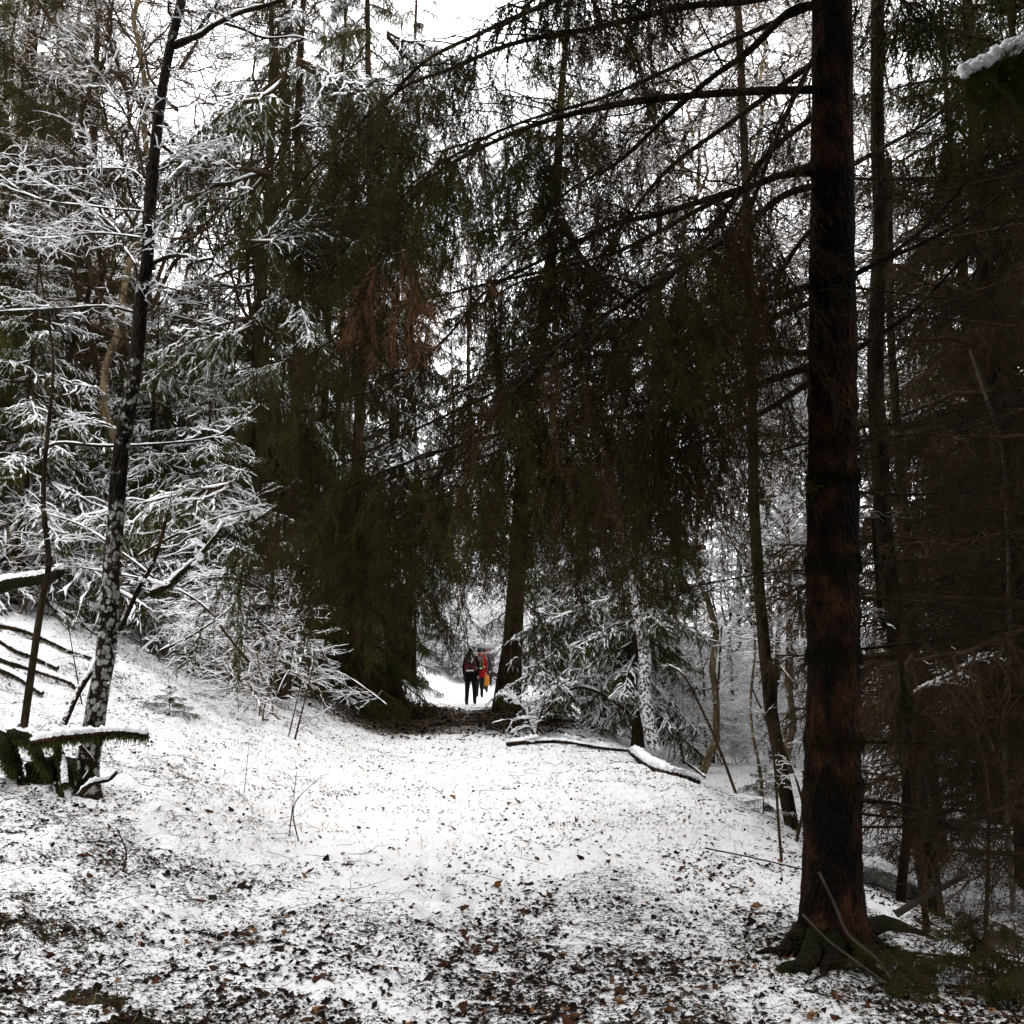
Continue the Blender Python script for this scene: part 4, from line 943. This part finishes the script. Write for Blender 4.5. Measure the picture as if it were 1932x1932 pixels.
def low_spruce(px, py, s, label, kinds=('green',), nb=16, seed=0, g=None, h=1.0, grp=None):
    p = G(px, py); p = ground(p[0], p[1]); r = np.random.RandomState(seed)
    t = thing('young_spruce', tuple(p), label, 'young spruce', grp, 0, 1)
    mb = MB(); tubes(mb, np.array([[(0, 0, -.03), (.01, 0, s*.5*h), (0, .01, s*h)]]), np.array([[.012, .009, .004]])*max(.6, s), 6, 0); part('stem', mb.mesh('stem', [TWIG]), t)
    for i in range(nb):
        f = (i+.5)/nb; part('bough', BOUGH[kinds[r.randint(len(kinds))]][r.randint(4)], t, (0, 0, s*h*(.08+.85*f)), (0, .05-.5*f+r.randn()*.1, i*2.4), s*(.75*(1-f)+.18))
    return t
low_spruce(1840, 1860, .75, 'ragged young spruce low in the lower right corner', ('green', 'bare'), 18, 1, h=.5)
low_spruce(1700, 1860, .55, 'low green spruce sprays over the roots of the big spruce', ('green', 'green', 'bare'), 14, 2, h=.35)
low_spruce(1925, 1900, .7, 'young spruce cut by the right frame edge at the bottom', ('green', 'bare'), 16, 3, h=.6)
low_spruce(1640, 1840, .4, 'small spruce sprig against the trunk foot', ('green',), 9, 4, h=.4)
low_spruce(318, 1352, .42, 'tiny snowy spruce seedling on the left slope', ('snowy', 'green'), 14, 5, h=.8)
low_spruce(1445, 1500, .5, 'small dark young spruce left of the bent trunk foot', ('green', 'green', 'snowy'), 16, 6)
low_spruce(1440, 1545, .35, 'tiny spruce just below the small dark one', ('green', 'snowy'), 10, 7)
low_spruce(988, 1290, 1.5, 'snowy young spruce right beside the far spruce trunk', ('snowy', 'snowy', 'green'), 26, 8, h=1.3)
low_spruce(1050, 1300, 1.1, 'low snowy young spruce behind the arching sapling', ('snowy',), 22, 9, h=1)
low_spruce(1120, 1300, 1.9, 'bushy snowy spruce between the far trunk and the dead trunk', ('snowy', 'green'), 30, 10, h=1.2)
low_spruce(1745, 1455, 1.2, 'snowy young spruce beyond the fallen logs', ('snowy', 'green'), 24, 11, h=1.1)
low_spruce(1650, 1400, 1.6, 'snow dusted young spruce behind the right edge of the big trunk', ('snowy', 'green'), 26, 12, h=1.1)

NB = [((1085, 1118, 21), 2.6, .35, .35, 'large snow laden spruce bough right of the far spruce trunk'), ((1000, 1150, 21), 1.5, .1, .2, 'small snowy spruce bough just right of the far trunk'),
      ((480, 600, 11), 1.5, .3, 3.0, 'snow heaped bough in the middle of the left curtain rim'), ((545, 668, 11), .9, .3, 2.8, 'small snow heaped bough below the heaped one in the curtain rim'),
      ((470, 455, 9), 1.3, -.3, .5, 'snowy bough tip at the upper left rim of the curtain'), ((440, 905, 12), 1.9, .15, 3.1, 'wide snowy bough at the left of the lower curtain'),
      ((560, 110, 15), 2.4, .5, .2, 'drooping snowy bough at the top beside the sky gap'), ((540, 140, 15), 2.6, .45, 3.0, 'long drooping bough reaching left across the sky gap'), ((510, 320, 15), 2.8, .4, 3.05, 'second long drooping bough crossing the left sky gap'), ((730, 60, 14), 1.8, .7, .3, 'snow capped hanging bough at the top centre')]
for (pp, sc_, el_, az_, lb) in NB:
    t = thing('snowy_bough', tuple(P(*pp)), lb, 'spruce branch', 'snow heaped spruce boughs')
    for q in range(3): part('bough', BOUGH['snowy'][(q+int(pp[0])) % 4], t, (0, 0, -.04*q), (NR.randn()*.2, el_+NR.randn()*.15, az_+(q-1)*.35), sc_*(1-.15*abs(q-1)))

# ------------------------------------------------------------------ hikers
def skin_body(name, verts, edges, rads, mats, assign, parent, lev=1):
    me = bpy.data.meshes.new(name); me.from_pydata(verts, edges, [])
    o = bpy.data.objects.new(name, me); COL.objects.link(o)
    md = o.modifiers.new('s', 'SKIN'); md.use_smooth_shade = True
    for i, rr in enumerate(rads): me.skin_vertices[0].data[i].radius = rr if hasattr(rr, '__len__') else (rr, rr)
    me.skin_vertices[0].data[0].use_root = True
    sb = o.modifiers.new('u', 'SUBSURF'); sb.levels = lev; sb.render_levels = lev
    dg = bpy.context.evaluated_depsgraph_get(); dg.update()
    m2 = bpy.data.meshes.new_from_object(o.evaluated_get(dg)); bpy.data.objects.remove(o)
    m2.materials.clear()
    for m in mats: m2.materials.append(m)
    for p in m2.polygons: p.material_index = assign(p.center); p.use_smooth = True
    return part(name, m2, parent)
def loft(mb, rings, m=0, k=20, p=2.6):
    """rings: (z, cx, cy, rx, ry) closed superellipse sections"""
    V = []; th = np.arange(k)*2*math.pi/k
    for (z, cx, cy, rx, ry) in rings:
        c, s = np.cos(th), np.sin(th)
        V.append(np.stack([cx+rx*np.sign(c)*np.abs(c)**(2/p), cy+ry*np.sign(s)*np.abs(s)**(2/p), np.full(k, z)], -1))
    V = np.array(V); N = len(rings)
    i = np.arange(N-1)[:, None]*k+np.arange(k); j = np.arange(N-1)[:, None]*k+(np.arange(k)+1) % k
    mb.quad(V.reshape(-1, 3), np.stack([i, j, j+k, i+k], -1).reshape(-1, 4), m)
    for e in (0, N-1): mb.tri(np.vstack([V[e], V[e].mean(0)]), [(a, (a+1) % k, k) for a in range(k)], m)
def hiker(px, Y, H, label, cj, ct, hood=True, pack=None, trim=None, hatc=None, skirt=None, phase=0, long=.74, jm=None):
    x = P(px, 1000, Y)[0]; b = ground(x, Y); s = H/1.75
    t = thing('person', tuple(b), label, 'person', 'hikers walking away on the path', rz=R.uniform(-.06, .06), sc=s)
    J = jm or m_plain('jacket_cloth', cj, .15); T = m_plain('trouser_cloth', ct, .15); B = m_plain('boot', (.02, .017, .015)); S = m_plain('skin', (.42, .26, .19), .05)
    f = .16*(1 if phase == 0 else -1)
    V = [(0, 0, .96), (0, 0, 1.14), (0, 0, 1.36), (0, .01, 1.50), (0, .03, 1.60), (0, .03, 1.69), (0, .03, 1.74)]
    E = [(0, 1), (1, 2), (2, 3), (3, 4), (4, 5), (5, 6)]; r = [(.15, .11), (.135, .10), (.16, .11), .055, .085, .088, .05]
    def add(p, par, rr): V.append(p); r.append(rr); E.append((par, len(V)-1)); return len(V)-1
    for sx in (-1, 1):
        sw = sx*f
        a = add((sx*.17, 0, 1.42), 2, .06); a = add((sx*.235, -.3*sw, 1.15), a, .05); a = add((sx*.235, -.9*sw+.05, .92), a, .036); h = add((sx*.23, -1.05*sw+.07, .85), a, (.042, .02))
        for q in range(4): add((sx*(.225+.004*q), -1.05*sw+.05+.018*q, .775+(.012 if q in (0, 3) else 0)), h, .009)
        add((sx*.20, -1.05*sw+.105, .83), h, .010)
        a = add((sx*.095, 0, .90), 0, .105); a = add((sx*.10, sw*.8+.03, .50), a, .08); a = add((sx*.10, sw*1.5-(.05 if sw < 0 else 0), .12), a, .06); a = add((sx*.10, sw*1.5+.01, .05), a, .05); add((sx*.11, sw*1.5+.16, .04), a, .04)
    def asg(c):
        if c.z < .17: return 2
        if abs(c.x) > .17 and c.z > .7: return 3 if c.z < .87 else 0
        if c.z < .93: return 1
        return 3 if c.z > 1.50 else 0
    skin_body('body', V, E, r, [J, T, B, S], asg, t)
    mb = MB(); loft(mb, [(long-.03, 0, 0, .215, .15), (.95, 0, 0, .20, .14), (1.1, 0, 0, .17, .12), (1.3, 0, 0, .19, .13), (1.42, 0, 0, .18, .115), (1.49, 0, .01, .09, .08), (1.53, 0, .02, .07, .07)])
    part('jacket', mb.mesh('jacket', [J]), t)
    HC = m_plain('hat_cloth', hatc or cj, .1); mb = MB()
    if hood: loft(mb, [(1.46, 0, .0, .13, .12), (1.54, 0, .0, .125, .125), (1.64, 0, .01, .12, .13), (1.72, 0, .02, .105, .12), (1.78, 0, .02, .06, .07)], p=2)
    else: loft(mb, [(1.62, 0, .01, .095, .105), (1.68, 0, .02, .10, .11), (1.745, 0, .02, .085, .09), (1.775, 0, .02, .04, .04)], p=2)
    part('hood' if hood else 'cap', mb.mesh('headwear', [HC]), t)
    if not hood:
        mb = MB(); blobs(mb, [(sx*.09, .03, 1.645) for sx in (-1, 1)], np.array([.022, .022]), NR); part('ears', mb.mesh('ears', [S]), t)
    if skirt:
        mb = MB(); loft(mb, [(.28, .10, -.02, .09, .10), (.42, .10, 0, .11, .12), (.6, .08, 0, .12, .13), (.8, .05, 0, .14, .13), (.95, 0, 0, .14, .12)]); part('trouser_cover', mb.mesh('cover', [m_plain('orange_cloth', skirt, .15)]), t)
    if pack:
        K = m_plain('pack_cloth', pack, .2); mb = MB()
        loft(mb, [(.98, 0, -.20, .14, .07), (1.0, 0, -.22, .155, .10), (1.2, 0, -.23, .155, .11), (1.36, 0, -.22, .14, .10), (1.46, 0, -.19, .12, .07), (1.50, 0, -.17, .06, .03)], p=4)
        bp = part('backpack', mb.mesh('backpack', [K]), t)
        mb = MB(); loft(mb, [(1.30, 0, -.315, .10, .02), (1.40, 0, -.30, .10, .03), (1.44, 0, -.27, .08, .02)], p=4); part('lid', mb.mesh('lid', [m_plain('grey_cloth', (.16, .15, .15), .1)]), bp)
        mb = MB(); loft(mb, [(1.02, 0, -.325, .11, .012), (1.05, 0, -.33, .115, .014), (1.065, 0, -.325, .11, .012)], p=4); part('reflective_strip', mb.mesh('strip', [m_plain('white_strip', (.75, .74, .70), .05)]), bp)
        tr = m_plain('trim', trim or (.35, .03, .04), .1)
        for q in ([(-.15, -.30, 1.02), (-.155, -.31, 1.2), (-.13, -.30, 1.42)], [(.15, -.30, 1.02), (.155, -.31, 1.2), (.13, -.30, 1.42)], [(-.10, -.345, 1.28), (0, -.355, 1.16), (.10, -.345, 1.28)], [(-.12, -.33, 1.10), (-.05, -.35, 1.2)], [(.12, -.33, 1.10), (.05, -.35, 1.2)], [(-.08, -.26, 1.47), (0, -.27, 1.475), (.08, -.26, 1.47)]):
            mb = MB(); c = crv(q, 10); tubes(mb, c[None], np.full((1, 10), .007), 5, 0); part('piping', mb.mesh('piping', [tr]), bp)
    return t
hiker(890, 31.5, 1.80, 'hiker in black hooded coat with grey and red backpack, nearest to the camera', (.008, .008, .009), (.010, .010, .011), True, (.03, .025, .028), (.42, .05, .07), phase=0)
hiker(906, 36.5, 1.78, 'hiker in red jacket and dark cap walking second in line', (.24, .010, .012), (.012, .012, .015), False, (.02, .02, .025), (.5, .3, .05), hatc=(.03, .04, .045), phase=1)
hiker(914.5, 40, 1.75, 'hiker in dark jacket with orange trouser cover, third in line', (.025, .02, .022), (.02, .014, .012), False, (.02, .02, .02), (.2, .2, .2), hatc=(.05, .035, .03), skirt=(.40, .15, .02), phase=0)
hiker(912, 44, 1.80, 'hiker of whom only a dark hat shows, fourth in line', (.04, .035, .045), (.02, .02, .02), False, None, hatc=(.06, .05, .06), phase=1)
hiker(922, 47, 1.82, 'farthest hiker, a small dark head by the trunk', (.06, .05, .055), (.02, .02, .02), False, None, hatc=(.10, .08, .09), phase=0)

# ------------------------------------------------------------------ the wood behind
SN, GR, MX, DK = ('snowy',), ('green',), ('snowy', 'green'), ('green', 'green', 'bare')
spruce(950, 0, 28, 27, 4.3, 'tall dark spruce trunk beside the path just right of the hikers', ('green', 'green', 'snowy'), lean=(2.7, 0), low=.27, nb=74, rt=.29, group='', seed=1, dead=.2, droop=.25)
spruce(515, 0, 21.8, 20, 3.4, 'dark spruce on the bank whose black trunk foot shows left of the path', ('green', 'green', 'snowy'), low=.08, nb=75, rt=.19, group='', seed=2, droop=.35, dead=.14)
spruce(632, 0, 25.5, 17, 3.1, 'dense dark spruce with boughs down to the path bank left of the hikers', ('green', 'snowy'), low=.04, nb=70, rt=.16, group='', seed=3, droop=.3)
spruce(800, 0, 35, 5.5, 1.3, 'small dark spruce on the path bank just left of the hikers', GR, low=.02, nb=45, group='', seed=4)
spruce(577, 0, 18, 20, 2.3, 'spruce with drooping snowy boughs against the sky left of the centre', ('snowy', 'green', 'green'), low=.34, nb=60, rt=.15, group='', seed=5, droop=.7)
spruce(700, 0, 21, 24, 2.6, 'spruce with dark drooping boughs at the top left of the curtain', ('green', 'green', 'snowy'), low=.36, nb=70, rt=.15, group='', seed=15, droop=.75)
spruce(655, 0, 24.5, 25, 2.2, 'slim spruce with long hanging green boughs beside the sky gap', ('green', 'snowy'), low=.34, nb=60, rt=.10, group='', seed=16, droop=.9)
spruce(790, 0, 36, 33, 3.0, 'very tall thin spruce reaching the top edge at the centre', ('green', 'snowy'), low=.35, nb=70, rt=.2, group='', seed=17, droop=.5)
spruce(1230, 0, 30, 29, 2.6, 'very tall spruce reaching the top edge right of the centre', ('green', 'snowy'), low=.4, nb=60, rt=.2, group='', seed=18, droop=.5)
spruce(760, 0, 27, 20, 3.2, 'spruce behind the dark hanging curtain at the centre', ('snowy', 'green', 'snowy'), low=.15, nb=70, seed=6, droop=.5)
LB = ['tall green spruce cut by the left frame edge', 'tall snowy spruce behind the slim dark sapling', 'spruce standing directly behind the upper lichen tree', 'short spruce just right of the lichen tree', 'wide green spruce deep behind the lichen tree', 'broad low spruce left of the drooping dark curtain', 'low wide spruce far behind the lichen tree', 'dark spruce filling the gap left of the curtain', 'broad tall spruce deep in the left corner', 'low dark spruce on the bank left of the path bend', 'small dark spruce beside the black trunk foot', 'lowest dark spruce touching the path bank', 'small snow laden spruce above the arching branch', 'short snowy spruce low behind the sapling', 'snowy spruce under the bright sky gap', 'slim snowy spruce behind the pale birch trunk', 'very tall spruce far behind the left edge', 'snow covered spruce beside the left rim of the curtain', 'tall spruce beyond the left frame edge', 'snowy spruce half hidden by the dark curtain', 'high green spruce far up the hillside', 'farthest tall spruce behind the left edge', 'far spruce behind the hanging curtain left half', 'distant wide spruce below the sky gap', 'distant green spruce behind the lichen tree', 'distant small spruce low under the sky gap']
for i, (px, Y, H, R0, k, low, nb) in enumerate([
    (-60, 15, 16, 3.0, GR, .05, 60), (60, 19, 19, 2.8, MX, .08, 60), (190, 24, 17, 3.4, MX, .03, 60), (330, 20, 6.5, 2.5, MX, .03, 50),
    (150, 27, 18, 4, GR, .02, 75), (420, 31, 10, 4.5, MX, .02, 60), (270, 33, 11, 4.5, GR, .02, 75), (560, 27, 10, 3.6, SN, .02, 60), (30, 32, 20, 4.5, GR, .02, 75), (640, 21.5, 4.6, 2.4, GR, .02, 60), (585, 22.5, 5.5, 2.4, GR, .02, 60), (720, 24.5, 4.2, 2.0, GR, .02, 50),
    (430, 17, 5.2, 2.2, SN, .03, 50), (110, 14.5, 5.5, 2.2, SN, .04, 45), (400, 26, 9.5, 3.2, MX, .03, 50), (280, 30, 10, 3.2, MX, .03, 50),
    (20, 28, 21, 3.2, MX, .05, 50), (530, 28, 9.5, 3.0, SN, .03, 50), (-120, 22, 20, 3.5, MX, .03, 50), (600, 34, 13, 3.6, SN, .03, 50),
    (120, 34, 22, 3.4, GR, .03, 50), (-20, 40, 24, 3.8, MX, .03, 50), (690, 40, 17, 3.6, MX, .03, 50), (470, 40, 12, 4, MX, .03, 50), (240, 44, 16, 4, GR, .03, 45), (350, 36, 9, 3.8, MX, .03, 50)]):
    spruce(px, 0, Y, H, R0, LB[i], k, low=low, nb=nb, seed=20+i, group='spruces of the left hillside', droop=.1+.3*R.random())
LB = ['short snowy spruce right of the far spruce trunk', 'tall spruce close behind the far spruce trunk', 'far tall spruce closing the view above the hikers', 'farthest spruce straight behind the hikers', 'tallest farthest spruce right of the far trunk', 'snowy spruce behind the leaning dead tree', 'tall green spruce behind the left half of the curtain', 'snow covered spruce in the right gap under the curtain', 'spruce on the far rise left of the hikers', 'spruce on the far rise right of the far trunk', 'distant spruce hidden in the curtain left half', 'small spruce beside the snow plastered dead tree']
for i, (px, Y, H, R0, k) in enumerate([(1120, 24, 8, 3, SN), (1040, 34, 20, 3.6, SN), (890, 64, 26, 5, GR), (945, 60, 25, 5, MX), (1000, 70, 28, 5.5, GR), (1160, 32, 15, 3.4, SN), (780, 36, 22, 3.6, SN), (1230, 42, 12, 3.2, SN), (860, 62, 20, 4, MX), (1080, 48, 24, 4, MX), (700, 55, 24, 4, MX), (1180, 20, 7.5, 2.2, MX)]):
    spruce(px, 0, Y, H, R0, LB[i], k, low=.12 if Y < 60 else .05, nb=55, seed=50+i, group='spruces behind the curtain', droop=.3)
LB = ['shaded spruce with bare limbs nearest the second dark trunk', 'nearest shaded spruce at the right frame edge', 'shaded bare limbed spruce behind the forked stem', 'shaded spruce reaching in from beyond the right edge', 'dark spruce right behind the third slim trunk', 'mid distance shaded spruce behind the fallen logs', 'deep shaded spruce at the right frame edge', 'spruce in the bright gap right of the big trunk', 'wide dark spruce deep in the right thicket', 'far dark spruce closing the right thicket', 'shaded spruce beyond the right frame edge', 'far spruce beside the right edge of the big trunk', 'farthest dark spruce at the right edge']
for i, (px, Y, H, R0, de, k) in enumerate([(1830, 10.5, 13, 2.6, .55, GR), (1960, 9, 12, 2.6, .6, GR), (1900, 13, 14, 2.8, .45, GR), (2060, 11, 13, 3, .5, GR), (1780, 15, 14, 2.6, .4, GR), (1860, 18, 15, 3, .3, GR), (1980, 17, 16, 3.2, .3, GR), (1740, 22, 15, 2.8, .2, MX), (1920, 24, 16, 3.5, .1, GR), (1820, 30, 17, 4, .0, GR), (2120, 15, 15, 3, .4, GR), (1700, 30, 15, 2.8, .0, MX), (1990, 33, 18, 4, .0, GR)]):
    spruce(px, 0, Y, H, R0, LB[i], k, low=.03, nb=80 if Y < 20 else 55, seed=70+i, group='shaded spruces on the right', dead=de)
# unseen trees added round and behind the camera to shade the foreground
for i, (x, y, H, R0) in enumerate([(4.8, .8, 15, 3.2), (6.2, 6.0, 14, 2.2), (2.6, -2.4, 16, 3.6), (-1.5, -5, 16, 3.8), (6.5, 0, 15, 3.6), (-5, -3, 15, 3), (-2.9, .6, 17, 4.2), (2.9, .9, 17, 4.2), (0.3, -2.6, 17, 4.6), (-3.2, -2.4, 17, 4.4), (3.4, -3.2, 17, 4.4)]):
    spruce(0, 0, 0, H, R0, 'tall unseen spruce added beside the camera to shade the foreground', GR, low=.31 if y > -1 else .20, nb=130, seed=90+i, base=(x, y), group='spruces round the camera')

LB = ['pale birch like trunk close left of the upper lichen tree', 'dark snow lined tree leaning left behind the lichen tree', 'snow lined tree leaning right between the birch and the sapling', 'pale bare tree right of the upper lichen tree', 'snow lined tree at the left frame edge']
for i, (px, Y, H, rt, ln, ba) in enumerate([(262, 15, 15, .075, .02, BARK_PALE), (215, 19, 14, .07, -.03, BARK_DARK), (150, 17, 13, .06, .05, BARK_DARK), (390, 24, 13, .07, .0, BARK_PALE), (-20, 17, 12, .06, .04, BARK_DARK)]):
    broadleaf(px, 0, Y, H, rt, LB[i], 'snowy' if i in (1, 4) else 'bare', lean=ln, bark=ba, seed=i, group='snow lined trees on the left')
broadleaf(505, 0, 20, 17, .12, 'forked dark tree against the bright sky left of the drooping spruce', 'bare', lean=.03, seed=21, group='')
LB = ['tall bare tree in the left sky gap', 'leafless tree at the left rim of the right sky gap', 'straight pale leafless tree in the middle of the right sky gap', 'leafless tree leaning left beside the big spruce', 'leaning pale tree far behind the dark limbs', 'bare tree behind the right rim of the curtain', 'low snowy tree just left of the big spruce', 'snow lined tree behind the slim bent trunk', 'snow lined bare tree just right of the big spruce', 'far bare tree in the strip right of the big spruce', 'far bare tree behind the drooping snowy spruce']
for i, (px, Y, H, rt, ln) in enumerate([(470, 27, 17, .10, .02), (1300, 19, 17, .07, .0), (1392, 23, 21, .08, .02), (1470, 26, 22, .08, -.02), (1350, 30, 24, .08, .03), (1240, 27, 22, .09, 0), (1500, 18, 16, .06, .01), (1430, 17, 16, .06, -.01), (1640, 20, 18, .07, 0), (1600, 27, 22, .08, 0), (560, 30, 18, .1, 0)]):
    broadleaf(px, 0, Y, H, rt, LB[i], 'bare' if Y > 20 else 'snowy', lean=ln, bark=BARK_PALE if i % 2 else BARK_DARK, seed=30+i, group='bare trees against the sky')
NM = ['slender snowy young tree left of the slim bent trunk', 'snowy young tree behind the slim bent trunk', 'snowy young tree right of the slim bent trunk', 'snowy young tree deep in the bright thicket', 'low snowy young tree beside the snow plastered dead tree', 'snowy young tree at the left rim of the big trunk', 'snowy young tree in the strip right of the big trunk', 'tall thin snowy young tree in the bright thicket', 'far snowy young tree under the curtain right end', 'farthest snowy young tree in the thicket']
for i, (px, Y, H, rt) in enumerate([(1385, 17, 6.5, .03), (1440, 20, 8, .035), (1480, 16, 6.5, .03), (1340, 24, 8, .04), (1290, 22, 5.5, .03), (1515, 22, 8, .04), (1640, 19, 7, .035), (1420, 27, 11, .05), (1310, 32, 10, .05), (1500, 30, 11, .05)]):
    broadleaf(px, 0, Y, H, rt, NM[i], 'thick', lean=.02*((i % 3)-1), bark=BARK_PALE, seed=60+i, group='snowy young trees of the right thicket', cat='young tree', csc=H/9)
LB = 'snow covered bush in the bright thicket on the right'
r = np.random.RandomState(77)
for i in range(120):
    Y = 20+34*r.rand()**1.0; px = (1250+300*r.rand()) if r.rand() < .8 else (1600+130*r.rand())
    if Y > 42 and r.rand() < .5: px = 1000+500*r.rand()
    x = P(px, 0, Y)[0]; t = thing('snowy_bush', tuple(ground(x, Y)), LB, 'bush', 'snow covered bushes of the right thicket')
    part('stems', BUSH[r.randint(4)], t, (0, 0, 0), (0, 0, r.rand()*6.28), (.6+.75*r.rand())*(1 if Y < 26 else 1.7))
LB = 'snow covered bush in the undergrowth of the left bank'
for i in range(14):
    Y = 14+20*r.rand(); px = -60+620*r.rand()
    if Y < 13 and px > 250: Y += 3
    x = P(px, 0, Y)[0]; t = thing('snowy_bush', tuple(ground(x, Y)), LB, 'bush', 'snow covered bushes of the left bank')
    part('stems', BUSH_THIN[r.randint(3)], t, (0, 0, 0), (0, 0, r.rand()*6.28), .9+.8*r.rand())
LB = 'snow covered bush on the far rise where the path vanishes'
for i in range(74):
    Y = 50+35*r.rand() if i < 50 else 49+9*r.rand(); px = 740+420*r.rand() if i < 30 else 845+100*r.rand(); x = P(px, 0, Y)[0]; t = thing('snowy_bush', tuple(ground(x, Y)), LB, 'bush', 'bushes on the far rise')
    part('stems', BUSH[r.randint(4)], t, (0, 0, 0), (0, 0, r.rand()*6.28), 1.5+1.2*r.rand())
for o in bpy.data.objects:
    if 'group' in o and not o['group']: del o['group']
